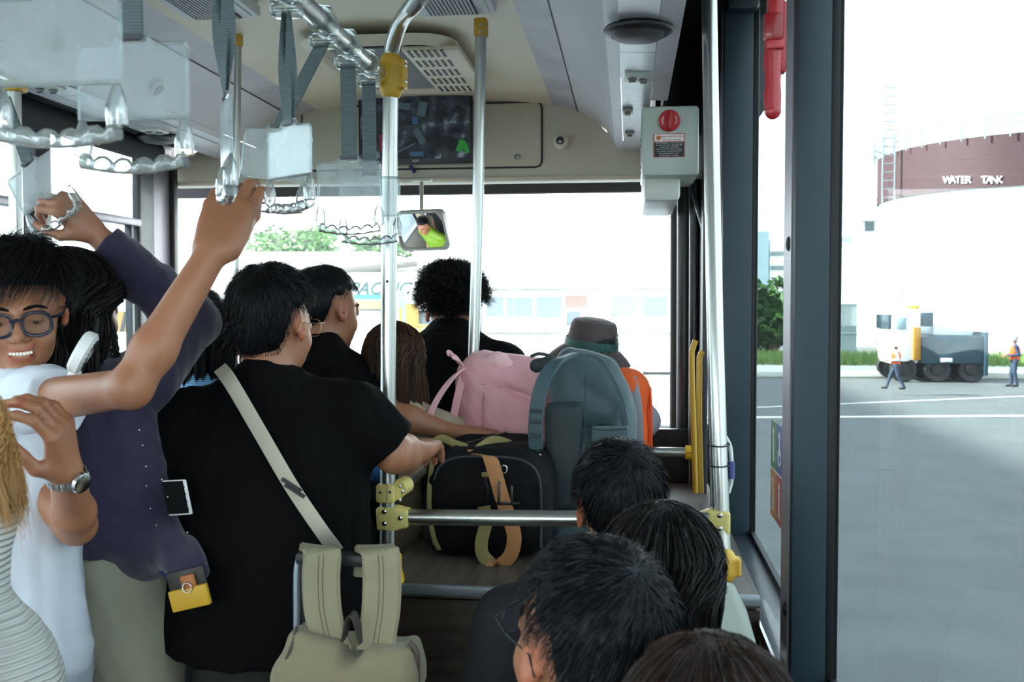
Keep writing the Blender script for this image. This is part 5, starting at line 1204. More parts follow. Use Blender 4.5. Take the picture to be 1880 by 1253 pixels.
sobj('foot_clamp', [cap(at(714, 1020, YP), at(714, 1068, YP), .023, .023, .01), cap(at(714, 1066, YP), at(714, 1070, YP), .036, .036, .01), bxp(at(726, 1040, YP), (.012, .02, .028), None, .005, .006), ('&', 'h', A3(at(714, 1070, YP)), A3((0, 0, -1)), .002)], .0028, brightyellow, pl)
for py in (1030, 1049): screw(at(732, py, YP-.014), (.7, -.7, 0), pl, .005)
# centre pole
pc = thing('grab_pole', 'tall steel pole with yellow ceiling bracket right of the monitor', 'pole', at(872, 660, 2.98))
YC = 2.98
tpz = at(883, 60, YC); MB().tube([at(883, 60, YC), at(877, 400, YC), at(866, 760, YC), at(862, 930, YC)], .0172, 20).build('tube', chrome, pc)
a, b = at(883, 36, YC), at(883, 68, YC)
MB().box(((a+b)/2), (.040, .040, .056), bev=.006).build('ceiling_bracket', yellowp, pc)
for py in (45, 58): screw(at(883, py, YC-.021), (0, -1, 0), pc, .0045)
# left slim pole
pk = thing('grab_pole', 'slim steel pole with yellow ceiling bracket left of centre near the windshield', 'pole', at(433, 700, 3.15))
MB().tube([at(437, 80, 3.12), at(434, 300, 3.12), at(433, 520, 3.12), at(431, 900, 3.12)], .0115, 16).build('tube', chrome, pk)
MB().box(at(438, 70, 3.12), (.022, .03, .055), bev=.004).build('ceiling_bracket', yellowp, pk)
# far left pole
pf = thing('grab_pole', 'steel pole with yellow bracket at the left edge of the photo', 'pole', at(30, 900, 2.25))
MB().tube([at(26, 160, 2.25), at(30, 420, 2.25), at(34, 900, 2.25), at(36, 1500, 2.25)], .016, 16).build('tube', chrome, pf)
MB().box(at(27, 158, 2.25), (.045, .05, .03), bev=.008).build('bracket', yellowp, pf)
hr2 = thing('overhead_rail', 'second overhead rail on the left with the strap held by the purple cardigan woman', 'rail', (-1.42, 1, RZ))
lt = at(22, 150, 2.25); MB().tube([(lt.x+.01, -1.6, RZ), (lt.x, 2.25, lt.z-.0)], .016, 16).build('bar', chrome, hr2)
# right pole
YR = 2.26
pr_ = thing('grab_pole', 'thick steel pole by the right window with cable ties and pale yellow clamp', 'pole', at(1322, 1000, YR))
MB().tube([at(1302, -10, YR+.18), at(1307, 300, YR+.12), at(1313, 600, YR+.06), at(1320, 830, YR), at(1324, 940, YR), at(1327, 1050, YR-.02)], .0185, 22).build('tube', chrome, pr_)
MB().tube([at(1297, -10, YR+.3), at(1303, 500, YR+.18), at(1310, 830, YR+.06), at(1312, 930, YR+.06)], .010, 12).build('side_tube', M('dull_steel', '9b9a93', .4, .9), pr_)
sobj('clamp', [bxp(at(1318, 958, YR), (.026, .024, .027), None, .008, .006), cap(at(1296, 955, YR), at(1318, 955, YR), .0225, .0225, .01)], .0028, paleyellow, pr_)
for py in (947, 971): screw(at(1322, py, YR-.025), (0, -1, 0), pr_, .0058)
sobj('foot_clamp', [cap(at(1330, 1025, YR-.02), at(1332, 1052, YR-.02), .024, .024, .01), bxp(at(1343, 1040, YR-.02), (.02, .018, .02), None, .004, .006)], .003, yellowp, pr_)
for py in (514, 738): MB().ell(at(1316, py, YR+.07-.02*((py-514)/224)), (.003, .002, .003), nu=10, nv=6).build('rivet_hole', rubber, pr_)
for py in (816, 853):
    cc = at(1318, py, YR-.0)
    MB().tube([cc+V((.026*math.cos(a), .022*math.sin(a), .003*math.sin(a))) for a in [2*PI*k/24 for k in range(25)]], .0016, 6, caps=False).build('cable_tie', rubber, pr_)
ct = thing('cable_connector', 'white cable with blue connector tied behind the right pole', 'cable', at(1342, 860, YR))
MB().tube(bez([at(1330, 800, YR+.02), at(1340, 820, YR+.02), at(1343, 850, YR+.02), at(1343, 880, YR+.02), at(1337, 905, YR+.02)], 6), .005, 10).build('cable', whitep, ct)
MB().tube([at(1342, 848, YR+.01), at(1342, 879, YR+.01)], .0085, 12).build('connector', M('connector_blue', '3f4a86', .4), ct)
# luggage rails
lr = thing('luggage_rail', 'steel rail crossing in front of the black duffel bag', 'rail', at(1030, 955, YP))
MB().tube([at(750, 950, YP), at(1000, 952, YP), at(1300, 956, YP)], .0182, 22).build('bar', chrome, lr)
lr2 = thing('luggage_rail', 'steel side rail of the platform under the forearm of the black T-shirt man', 'rail', at(770, 870, 2.4))
zr = at(735, 897, YP).z
MB().tube([at(730, 897, YP), V((at(730, 897, YP).x+.0, 3.7, zr-.0))], .0165, 20).build('bar', chrome, lr2)
lr3 = thing('luggage_rail', 'short steel rail with round yellow wall bracket near the door', 'rail', at(1240, 830, 3.4))
MB().tube([at(1090, 829, 3.45), at(1268, 831, 3.45)], .0165, 20).build('bar', chrome, lr3)
MB().tube([at(1258, 831, 3.45), at(1283, 832, 3.45)], [.024, .026], 20).build('bracket', brightyellow, lr3)
MB().lathe([(0, 0), (.052, 0), (.052, .012), (0, .014)], at(1288, 832, 3.45), rotmat((-1, 0, 0)), 28).build('flange', brightyellow, lr3)
MB().box(at(1272, 832, 3.423), (.04, .002, .002)).build('split_line', rubber, lr3, smooth=False)
# platform
PZ = at(840, 1081, YP-.02).z+.0; xl = at(690, 1081, YP).x
pt_ = thing('luggage_platform', 'raised luggage platform with wood-look top and dark wood front panel', 'platform', (-.1, 3, 0))
MB().prism([(xl, YP-.015), (.29, YP-.015), (.29, 3.635), (-.28, 3.635), (-.28, 3.06), (xl, 3.06)], PZ-.024, PZ, lambda u, v, h: V((u, v, h))).build('top', woodtop, pt_, smooth=False)
MB().box(((xl+.29)/2, YP, PZ/2-.015), (.29-xl, .024, PZ-.03)).build('front_panel', woodm, pt_, smooth=False)
MB().box((xl+.01, (YP+3.06)/2, PZ/2-.015), (.02, 3.06-YP, PZ-.03)).build('side_panel', woodm, pt_, smooth=False)
MB().box(((xl+.29)/2, YP-.016, PZ-.006), (.29-xl, .016, .024), bev=.004).build('edge_trim', M('trim_grey', '7d858a', .35, .4), pt_)
MB().box(((at(1110, 910, 3.6).x+at(1305, 910, 3.6).x)/2, 3.62, at(1200, 908, 3.6).z), (.36, .05, .02), bev=.004).build('rear_ledge', chrome, pt_)
dk_ = struct('wall_front_right', MB().box(((at(1168, 850, 3.75).x+at(1260, 850, 3.75).x)/2, 3.76, at(1200, 790, 3.75).z/2), (.26, .03, at(1200, 786, 3.75).z)), blackp)
# seats
def seat(label, x, y, zt):
    t = thing('bus_seat', label, 'seat', (x, y, 0), 'bus seats along the right wall')
    sm = M('seat_shell', 'aab3a9', .35, coat=.2)
    mb = MB(); path = bez([(x, y+.40, .55), (x, y+.1, .54), (x, y-.0, .62), (x, y-.05, .85), (x, y-.04, zt)], 5)
    n = len(path); ws = [.34-.12*max(0, (k/(n-1)-.8)/.2)**1.5 for k in range(n)]
    mb.ribbon(path, V((1, 0, 0)), ws, [.04]*n, cross=[(-1, 0), (-.96, -.7), (-.85, -1), (.85, -1), (.96, -.7), (1, 0), (.96, .7), (.85, 1), (-.85, 1), (-.96, .7)]).build('shell', sm, t)
    MB().tube([(x-.12, y+.15, .52), (x-.12, y+.12, .0)], .02, 10).build('leg', rubber, t); MB().tube([(x+.12, y+.15, .52), (x+.12, y+.12, .0)], .02, 10).build('leg', rubber, t)
seat('pale grey-green seat back beside the window ledge, right of the long-haired woman', .075, 1.80, 1.16)
seat('pale grey-green seat back below the first, above the nearest head', .03, 1.34, 1.14)
# ================================================================== STRAP HANDLES
acr = thin_glass('frosted_acrylic', (.90, .94, .95), haze=.23, gloss=.08, hazecol=(.92, .97, 1), dscale=7, rough=.12)
clr = thin_glass('clear_grip', (.88, .93, .94), haze=.16, gloss=1.0, hazecol=(.95, 1, 1), dscale=30, rough=.06)
clr2 = thin_glass('clear_rim', (.93, .97, .97), haze=.14, gloss=.22, hazecol=(.95, 1, 1), dscale=30, rough=.05)
web = wavebump(M('grey_webbing', '6d7c80', .75), 85, 'Z', .8, .001, .35)
def strap_handle(label, clamp, top, yaw, tilt=0, sc=1.0, twist=False, W=.130, TH=.145, sw=.028, spread=.0):
    """clamp: point on the rail; top: point where webbing meets the plate"""
    t = thing('strap_handle', label, 'strap handle', top, 'clear plastic strap handles on the overhead rails')
    R = rotz(math.radians(yaw)) @ Matrix.Rotation(math.radians(tilt), 3, 'Y')
    P = lambda x, y, z: V(top)+R @ (V((x, y, z))*sc)
    ph_ = TH*.61
    # plate with raised shoulder notch
    poly = [(-W/2, -.012), (-W/2+.005, -.006), (-.026, -.006), (-.018, .006), (-.013, .008), (-.013, -.004), (.013, -.004), (.013, .008), (.018, .006), (.026, -.006), (W/2-.005, -.006), (W/2, -.012), (W/2, -ph_), (-W/2, -ph_)]
    MB().prism(poly, -.0022, .0022, lambda u, v, h: P(u, h, v)).build('plate', acr, t, smooth=False)
    rim = [(-.013, -.003), (-.013, .008), (-.019, .006), (-.027, -.005), (-W/2+.004, -.006), (-W/2, -.012), (-W/2, -ph_+.004)]
    rm = MB()
    rm.tube([P(x, 0, z) for x, z in rim], .0024*sc, 6); rm.tube([P(-x, 0, z) for x, z in rim], .0024*sc, 6)
    rm.tube([P(-W/2, 0, -ph_), P(W/2, 0, -ph_)], .0026*sc, 6)
    rm.build('rim', clr2, t)
    g = MB(); w2 = W/2-.004; post = []
    # grip: posts and wavy lower bar
    for sg in (-1, 1):
        pts = [P(sg*w2, 0, -ph_-.002)]; rs = [.0035]
        for k in range(1, 7): f = k/6; pts.append(P(sg*(w2-.001*math.sin(f*PI)), 0, -ph_-.002-f*(TH-ph_-.016))); rs.append(.0038+.0070*math.sin(min(1, f*1.15)*PI*.62))
        g.tube(pts, [r*sc for r in rs], 10)
    N = 28; pts = []; rs = []
    for k in range(N+1):
        f = k/N; x = -w2+2*w2*f; e = min(f, 1-f); rr0 = .0082+.0019*math.cos(f*2*PI*5) if e > .05 else .0098; z = -TH+rr0-.007*math.sin(f*PI); pts.append(P(x, 0, z))
        rs.append(rr0*sc)
    g.tube(pts, rs, 12)
    g.build('grip', clr, t)
    # webbing: two layers
    d = V(top)-V(clamp); n = 14
    for sg in (-1, 1):
        path = []; wdv = []
        for k in range(n+1):
            f = k/n; yw = math.radians(yaw*f if twist else yaw); off = sg*(.0016+spread*math.sin(f*PI)**1*1.0*(1-f*.2)+spread*(1-f)*.6)
            nn = rotz(yw) @ V((0, 1, 0)); wv = rotz(yw) @ V((1, 0, 0))
            if twist: nn = V((1, 0, 0))*(1-f)+nn*f; wv = V((0, 1, 0))*(1-f)+wv*f*(1 if yaw > 0 else 1)
            path.append(V(clamp)-V((0, 0, .035))+(d+V((0, 0, .035)))*f+nn*off); wdv.append(wv)
        MB().ribbon(path, wdv, sw*(.75 if twist else 1), .0016).build('webbing', web, t)
    MB().box(V(top)+R @ V((0, 0, .002)), (sw+.003, .009, .006), R).build('slot_bar', M('slot_dark', '44484a', .4), t)
    return t
def rail_clamp(y, par, x=RX, z=RZ):
    mb = MB(); c = V((x, y, z))
    mb.lathe([(.0182, -.02), (.0245, -.02), (.0255, 0), (.0245, .02), (.0182, .02)], c, rotmat((0, 1, 0)), 24)
    mb.box(c-V((0, 0, .034)), (.05, .034, .026), bev=.006).box(c+V((.0, 0, .024)), (.03, .03, .012), bev=.004)
    mb.build('rail_clamp', clr2, par); MB().tube([c+V((-.022, -.0, -.036)), c+V((.022, 0, -.036))], .004, 10).build('clamp_pin', clr, par)
    for sg in (-1, 1): MB().ell(c+V((sg*.017, -.018, -.03)), (.003, .002, .003), nu=8, nv=6).build('clamp_screw', steel, par)
def yfor(px, py): pass
def hang(label, Y, py, yaw=0, **k):
    top = V((RX, Y, at(560, py, Y).z)); # refine z using own px
    for _ in range(3):
        px = None
    u = V((RX, Y, 0)); 
    # project x to pixel
    Ri = _R.transposed(); q = Ri @ (V((RX, Y, CAMZ))-O); px = 940+F*q.x/-q.z
    top = at(px, py, Y); t = strap_handle(label, (RX, Y, RZ), top, yaw, **k); rail_clamp(Y, t); return t
hang('clear strap handle in front of the near pole, second from the pole', 1.96, 293, sw=.031)
hang('clear strap handle nearest to the near pole', 2.12, 322, sw=.030)
hang('clear strap handle glowing white, turned sideways above the raised hand', 1.60, 228, yaw=-38, twist=True, sc=.98, spread=.004)
hang('clear strap handle seen almost edge-on just left of the glowing one', 1.34, 180, yaw=-62, twist=True, sc=.98, spread=.004)
hang('large near strap handle with square clear plate, second from the left edge', 1.075, 72, sc=1.0, sw=.026)
hang('largest nearest strap handle cut by the top left corner', .925, -14, sc=1.0, sw=.025)
# handle held by the young man (strap pulled left)
tp8 = at(512, 236, 1.72)
t8 = strap_handle('clear strap handle gripped by the young man, its strap slanting from the rail', (RX, 1.80, RZ), tp8, -8, tilt=8, sw=.028); rail_clamp(1.80, t8)
t7 = strap_handle('tilted clear strap handle held by the purple cardigan woman at left', at(8, 150, 2.0), at(52, 300, 2.02), -6, tilt=-30, sw=.028, W=.128, TH=.15)
# ================================================================== MONITOR, MIRROR, DOME CAMERA, VALVE BOX, SIGN
YM = 4.20; m0, m1 = at(658, 172, YM), at(867, 300, YM)
mo = thing('monitor', 'black flat monitor showing dim camera pictures on the front bulkhead', 'monitor', at(762, 300, YM))
mc = (m0+m1)/2; mw, mh = m1.x-m0.x, m0.z-m1.z
MB().box((mc.x, YM+.012, mc.z), (mw, .03, mh), bev=.005).build('bezel', M('monitor_black', '141519', .3), mo)
def screenmat():
    m = bpy.data.materials.new('screen_picture'); m.use_nodes = True; nt = m.node_tree; b = nt.nodes['Principled BSDF']
    t = nt.nodes.new('ShaderNodeTexCoord'); v = nt.nodes.new('ShaderNodeTexVoronoi'); v.inputs['Scale'].default_value = 26; v.feature = 'F1'
    n = nt.nodes.new('ShaderNodeTexNoise'); n.inputs['Scale'].default_value = 16; n.inputs['Detail'].default_value = 6
    nt.links.new(t.outputs['Object'], v.inputs[0]); nt.links.new(t.outputs['Object'], n.inputs[0])
    r = nt.nodes.new('ShaderNodeValToRGB'); e = r.color_ramp.elements; e[0].position = .45; e[0].color = (.004, .006, .008, 1); e[1].position = .72; e[1].color = (.10, .13, .15, 1)
    k = r.color_ramp.elements.new(.6); k.color = (.015, .022, .028, 1)
    nt.links.new(n.outputs[0], r.inputs[0]); b.inputs['Base Color'].default_value = (.01, .01, .012, 1); b.inputs['Roughness'].default_value = .15
    nt.links.new(r.outputs[0], b.inputs['Emission Color']); b.inputs['Emission Strength'].default_value = .45
    return m
MB().box((mc.x, YM-.0035, mc.z+.006), (mw-.016, .002, mh-.034)).build('screen', screenmat(), mo, smooth=False)
def emis(name, col, s=1): return M(name, col, .4, emit=s)
def blob(px, py, w_, h_, col, rot=0):
    s_ = pxm(px, py, YM); MB().box(at(px, py, YM-.0052), (w_*s_, .0008, h_*s_), Matrix.Rotation(rot, 3, 'Y'), bev=.0003).build('picture_figure', col, mo, smooth=False)
lime = emis('picture_lime', '1f7a2c', .15); pale = emis('picture_pale', '3a4c52', .15); bluep = emis('picture_blue', '2c4a66', .15); redd = emis('picture_red', '5e1a2a', .15)
blob(846, 268, 12, 22, lime, .35); blob(856, 272, 8, 18, lime, -.3); blob(770, 250, 12, 30, pale, -.5); blob(745, 272, 38, 3, pale, -.45); blob(762, 222, 10, 14, bluep); blob(700, 262, 8, 30, redd)
blob(742, 195, 22, 12, pale, .1); blob(775, 200, 16, 26, pale, .2); blob(770, 232, 60, 1.5, pale); blob(765, 283, 26, 8, bluep); blob(835, 215, 6, 16, pale, .5); blob(672, 278, 10, 14, bluep)
text_mesh('badge', 'AOC', .0135, at(763, 295.5, YM-.004), RBACK, M('badge_grey', 'b5b8bc', .4), mo, bold=.0004)
MB().box(at(765, 160, YM+.06), (.30, .10, .035), bev=.005).build('mount_box', M('mount_white', 'b6b8bb', .4), mo)
MB().box(at(790, 168, YM+.03), (.05, .03, .025)).build('mount_arm', blackp, mo, smooth=False)
pen = thing('clip_light', 'small blue plastic clip with a white tip stuck under the monitor', 'clip', at(760, 311, 4.27))
MB().tube([at(752, 304, 4.27), at(762, 317, 4.27)], [.007, .009], 10).build('body', M('clip_blue', '2a2f6e', .4), pen); MB().ell(at(764, 319, 4.265), (.005,)*3).build('tip', whitep, pen)
dc = thing('dome_camera', 'small cream dome camera with black lens on the bulkhead', 'camera', at(1030, 272, 4.28))
cc = at(1029, 261, 4.27); MB().ell(cc, (.034, .03, .034), nu=28, nv=16).build('housing', M('dome_cream', 'e3dccb', .35), dc)
MB().lathe([(0, .0), (.017, 0), (.018, -.004), (0, -.006)], cc+V((0, -.024, .002)), rotmat((0, 1, 0)), 24).build('lens', blackp, dc); MB().lathe([(.018, .003), (.021, 0), (.018, -.003)], cc+V((0, -.025, .002)), rotmat((0, 1, 0)), 24).build('lens_ring', whitep, dc)
# rear view mirror (slightly convex real mirror)
YV = 4.0; mr = thing('rear_view_mirror', 'rectangular rear view mirror with grey frame hanging over the windshield', 'mirror', at(775, 455, YV))
mcn = at(774, 424, YV); target = HD+V((.02, .10, .0))
v1 = (O-mcn).normalized(); v2 = (target-mcn).normalized(); nm = (v1+v2).normalized()
rx_ = V((0, 0, 1)).cross(nm).normalized(); rx_ = -rx_ if rx_.x < 0 else rx_; ry_ = nm.cross(rx_); ry_ = ry_ if ry_.z > 0 else -ry_
rl = math.radians(3)
wM = 94*pxm(774, 424, YV)/max(.4, abs(rx_.x)); hM = 72*pxm(774, 424, YV)
def PM(u, v, h): return mcn+rx_*u+ry_*v+nm*h
rr_ = roundrect(-wM/2, wM/2, -hM/2, hM/2, .022, 6)
MB().prism(rr_, -.03, -.002, PM).build('shell', M('mirror_grey', 'b9bbb6', .4), mr)
mbm = MB(); ng = 18; gv = []
for i in range(ng+1):
    gv.append([mbm.bm.verts.new(PM((i/ng-.5)*(wM-.012), (j/ng-.5)*(hM-.012), .004-.45*(((i/ng-.5)*wM)**2+((j/ng-.5)*hM)**2))) for j in range(ng+1)])
for i in range(ng):
    for j in range(ng): mbm.bm.faces.new((gv[i][j], gv[i+1][j], gv[i+1][j+1], gv[i][j+1]))
mbm.build('mirror_glass', M('mirror_silver', 'f0f2f4', .0, 1), mr, angle=None)
pts = [PM(u, v, .003) for u, v in rr_]; pts += pts[:2]
MB().tube(pts, .0055, 8, caps=False).build('frame', M('mirror_grey', 'b9bbb6', .4), mr)
MB().tube([at(774, 385, YV+.03), at(774, 335, YV+.10)], .0085, 12).build('arm', M('mirror_arm', 'b5b3a8', .4), mr)
MB().box(at(774, 331, YV+.12), (.085, .05, .010), bev=.003).build('arm_base', M('mirror_arm', 'b5b3a8', .4), mr)
# door valve box
YBX = 3.22; v0, v1_ = at(1178, 195, YBX), at(1283, 322, YBX)
vb = thing('door_valve_box', 'pale green-white box with round red knob above the door', 'box', at(1230, 322, YBX))
wb, hb_ = v1_.x-v0.x, v0.z-v1_.z; vc = (v0+v1_)/2
MB().box((vc.x, YBX+.16, vc.z), (wb, .32, hb_), bev=.012).build('housing', M('box_green', 'b9c2ba', .35), vb)
kb_ = at(1229, 222, YBX-.002)
MB().lathe([(0, .0), (.034, 0), (.034, -.006), (.030, -.010), (0, -.010)], kb_, rotmat((0, 1, 0)), 32).build('knob_base', M('knob_red', 'c2222c', .35), vb)
kg = MB().box(kb_+V((0, -.016, 0)), (.014, .016, .058), bev=.004).build('knob_grip', M('knob_red2', 'b01822', .35), vb)
for sg in (-1, 1):
    pts = [kb_+V((sg*.022*math.cos(a), -.0108, .022*math.sin(a))) for a in [-.6+1.2*k/8 for k in range(9)]]
    MB().ribbon(pts, V((1, 0, 0)), .003, .001).build('knob_arrow', whitep, vb)
sg_ = thing('door_valve_sign', 'black and white emergency label with red border on the valve box', 'sign', at(1228, 286, YBX-.004))
s0, s1 = at(1200, 246, YBX-.003), at(1257, 288, YBX-.003); sc_ = (s0+s1)/2; sw_, sh_ = s1.x-s0.x, s0.z-s1.z
MB().box((sc_.x, YBX-.002, sc_.z), (sw_, .002, sh_)).build('red_border', M('sign_red', 'c03a34', .4), sg_, smooth=False)
MB().box((sc_.x, YBX-.0035, sc_.z-sh_*.17), (sw_*.95, .001, sh_*.62)).build('black_field', M('sign_black', '14161c', .4), sg_, smooth=False)
MB().box((sc_.x, YBX-.0035, sc_.z+sh_*.32), (sw_*.95, .001, sh_*.30)).build('white_field', M('sign_white', 'eeeae6', .4), sg_, smooth=False)
rt = M('sign_red', 'c03a34', .4); wt_ = M('sign_letter', 'd8dade', .5)
MB().lathe([(0, 0), (.0075, 0), (.0075, -.001), (0, -.001)], V((sc_.x-sw_*.34, YBX-.0042, sc_.z+sh_*.32)), rotmat((0, 1, 0)), 20).build('emblem', M('emblem_orange', 'd86a3c', .4), sg_)
text_mesh('lettering', 'DOOR CONTROL VALVE', .0070, V((sc_.x+sw_*.08, YBX-.0045, sc_.z+sh_*.37)), RBACK, rt, sg_, ext=.0003)
text_mesh('lettering', '(Emergency use only)', .0065, V((sc_.x+sw_*.08, YBX-.0045, sc_.z+sh_*.24)), RBACK, rt, sg_, ext=.0003)
for k, s__ in enumerate(('IN EMERGENCY: Turn the knob', 'to open the door. The door will', 'remain open and handle', 'off the side. The door may shut', 'only when the knob and valve', 'and compressed air is on,', 'and the door is in place.')):
    text_mesh('lettering', s__, .0062, V((sc_.x, YBX-.0045, sc_.z+sh_*(.10-k*.088))), RBACK, wt_, sg_, ext=.0003)
# side valence of box + lower white cover
MB().box((at(1232, 340, YBX+.2).x-.035, YBX+.35, at(1200, 350, YBX+.2).z+.02), (.12, .55, .14), bev=.02).build('lower_cover', whitep, vb)
for k in range(4): MB().ell(V((v0.x-.001, YBX+.05+.06*k, v0.z-.1-(k % 2)*.08)), (.002, .004, .004), nu=8, nv=6).build('side_screw', rubs, vb)
# door posts & folded door
dp = thing('folded_door', 'black folded bus door leaves and posts right of the windshield', 'door', (.15, 4, 0))
for px, Yd, r_ in ((1241, 4.1, .022), (1258, 3.8, .030), (1276, 3.62, .020)):
    MB().tube([at(px, 330, Yd), at(px-2, 930, Yd)], r_, 14).build('post', rubber if px == 1241 else blackp, dp)
MB().box(((at(1288, 600, 3.6)+at(1290, 600, 3.6))/2, )[0], (.02, .30, 2.0), bev=.004).build('leaf_frame', darkframe, dp)
MB().tube([at(1264, 330, 3.6), at(1290, 415, 3.55)], .008, 8).build('linkage', M('link_grey', '6f747a', .4, .6), dp)
# yellow grab handles near the door
for i, (lb, pts) in enumerate((('bent yellow grab handle by the door, the taller one', [(1277, 625), (1272, 640), (1270, 660), (1273, 780), (1277, 905)]), ('yellow grab handle by the door, the straighter one nearer the window', [(1290, 645), (1285, 655), (1284, 680), (1284, 790), (1287, 905)]))):
    tt = tag(MB().tube(bez([at(a, b, 3.3-.1*i) for a, b in pts], 6), .0092, 12).build('safety_rail', yellowp), lb, 'rail')
# red emergency hammer on the pillar
hx = thing('emergency_hammer', 'red emergency window hammer in its holder on the slate pillar', 'hammer', at(1420, 218, 1.88))
YH = 1.83
MB().box(at(1424, 20, YH+.01), (.030, .03, .20), bev=.008).build('holder', redp, hx)
MB().box(at(1437, 70, YH+.01), (.010, .026, .125), bev=.003).build('holder_rail', redp, hx)
MB().box(at(1420, 50, YH-.012), (.034, .02, .05), bev=.006).build('hammer_head', M('red_plastic_dark', '981820', .35, coat=.3), hx)
MB().tube([at(1420, 60, YH), at(1418, 120, YH), at(1419, 150, YH), at(1418, 175, YH), at(1418.5, 206, YH)], [.015, .016, .0135, .0155, .0145], 16, flat=.7).build('handle', redp, hx)
MB().ell(at(1418.5, 203, YH), (.0148, .011, .016)).build('handle_end', redp, hx)
MB().box(at(1423, 82, YH-.010), (.030, .018, .016), bev=.002).build('catch', M('red_plastic_light', 'c43c44', .35), hx)
# window sticker: four coloured squares with pictograms
sk = thing('window_sticker', 'four-colour pictogram sticker on the window between the two right pillars', 'sticker', (.376, 2.6, at(1426, 975, 2.3).z))
XS = .376
a0, a1 = atx(1415, 765, XS), atx(1435, 785, XS); zz1, zz0 = atx(1425, 775, XS).z, atx(1425, 960, XS).z; y0, y1 = atx(1437, 900, XS).y, atx(1415, 900, XS).y
ym, zm = (y0+y1)/2, (zz0+zz1)/2; hh = (zz1-zz0)/2; ww = (y1-y0)/2
for (yc, zc_, c_, nm_) in ((ym+ww/2, zm+hh/2, '2f7d55', 'green_square'), (ym-ww/2, zm+hh/2, '2c4f96', 'blue_square'), (ym+ww/2, zm-hh/2, 'b0763a', 'orange_square'), (ym-ww/2, zm-hh/2, 'a03440', 'red_square')):
    q = MB().box((XS, yc, zc_), (.001, ww*.96, hh*.97)).build(nm_, M('sticker_'+nm_, c_, .5), sk, smooth=False)
    wh_ = M('sticker_white', 'e6ebe8', .5)
    MB().lathe([(0, 0), (ww*.10, 0), (ww*.10, .001), (0, .001)], (XS-.001, yc, zc_+hh*.28), rotmat((-1, 0, 0)), 14).build('pictogram_head', wh_, q)
    MB().box((XS-.001, yc, zc_+hh*.04), (.001, ww*.14, hh*.30)).build('pictogram_body', wh_, q, smooth=False)
    if 'blue' in nm_: MB().tube([(XS-.001, yc+ww*.22*math.cos(a), zc_-hh*.14+hh*.16*math.sin(a)) for a in [2*PI*k/16 for k in range(17)]], .002, 5, caps=False).build('pictogram_wheel', wh_, q)
    else: MB().box((XS-.001, yc-ww*.08, zc_-hh*.22), (.001, ww*.08, hh*.24)).box((XS-.001, yc+ww*.08, zc_-hh*.22), (.001, ww*.08, hh*.24)).build('pictogram_legs', wh_, q, smooth=False)
# ================================================================== BAGS
def stroke(par, name, pts, w_, mat, wdir, t=.003, n=8): return MB().ribbon(bez(pts, n), wdir, w_, t).build(name, mat, par)
# black duffel
dY = 2.55; bagb = M('black_canvas', '08080b', .8, bump=.25, bscale=350, spec=.2); olive = M('olive_webbing', '8a7d4e', .8, bump=.3, bscale=300); tanw = wavebump(M('tan_webbing', 'b07a4c', .7), 130, 'Z', .4, .001, .15)
def px_(px, py, Y): return at(px, py, Y)
db = thing('duffel_bag', 'black duffel bag with tan and olive straps on the luggage platform', 'bag', at(890, 1045, dY))
cb = at(894, 945, dY+.08); wB = pxm(894, 945, dY)
zbase = PZ+.004; ztop = at(894, 832, dY-.06).z; zmid = (zbase+ztop)/2; hB = (ztop-zbase)/2
xL, xRb = at(783, 940, dY).x, at(1006, 940, dY).x; xm = (xL+xRb)/2; wb2 = (xRb-xL)/2
pr = [bxp((xm, dY+.10, zmid), (wb2, .17, hB), None, .085, .02), bxp((xm, dY+.05, zmid-.02), (wb2*1.0, .12, hB*.8), None, .05, .04), bxp((xm-.01, dY+.30, zmid+.01), (wb2*.8, .12, hB*.95), None, .06, .05)]
sobj('body', pr, .005, bagb, db, disp=folds(.0035, .7, 3))
yf_ = dY-.073
outl = []
for k in range(33):
    a = PI*k/32; ca, sa = math.cos(a), math.sin(a); outl.append(V((xm+.01+(wb2*.86)*math.copysign(abs(ca)**.55, ca), yf_+.004, zmid+.01+(hB*.86)*sa**.55)))
outl = [V((outl[0].x, yf_+.004, zbase+.03))]+outl+[V((outl[-1].x, yf_+.004, zbase+.03))]
MB().tube(outl, .0035, 8).build('piping', M('dark_piping', '2b2b30', .6), db)
stroke(db, 'tan_strap', [at(876, 836, dY-.02), at(895, 838, dY-.085), at(903, 850, dY-.11), at(912, 880, dY-.115), at(922, 915, dY-.12), at(934, 950, dY-.13), at(944, 985, dY-.13), at(938, 1018, dY-.125), at(918, 1037, dY-.12), at(896, 1032, dY-.115)], .036, tanw, V((1, .15, -.15)))
stroke(db, 'olive_strap', [at(888, 930, dY-.10), at(892, 960, dY-.105), at(884, 995, dY-.11), at(886, 1018, dY-.112), at(898, 1033, dY-.114)], .032, olive, V((1, .15, .2)))
bk1 = at(929, 922, dY-.125)
for (px, py, w_, h_) in ((933, 925, 40, 5), (916, 905, 4, 40), (940, 910, 4, 34)): MB().box(at(px, py, dY-.128), (w_*wB, .005, h_*wB), bev=.001).build('buckle_bar', rubs, db)
MB().tube(bez([at(893, 860, dY-.085), at(892, 885, dY-.09), at(897, 900, dY-.10), at(895, 915, dY-.10)], 5), .004, 8).build('snap_hook', blackp, db)
MB().tube([at(925, 862, dY-.09)+V((.008*math.cos(a), 0, .010*math.sin(a))) for a in [2*PI*k/16 for k in range(17)]], .0015, 6).build('d_ring', steel, db)
MB().box(at(891, 872, dY-.09), (.018, .004, .012), bev=.001).build('loop_tab', olive, db)
stroke(db, 'olive_side_strap', [at(797, 825, dY-.02), at(792, 860, dY-.05), at(788, 905, dY-.075), at(789, 945, dY-.08), at(796, 985, dY-.08), at(806, 1010, dY-.07)], .013, olive, V((1, -.3, 0)))
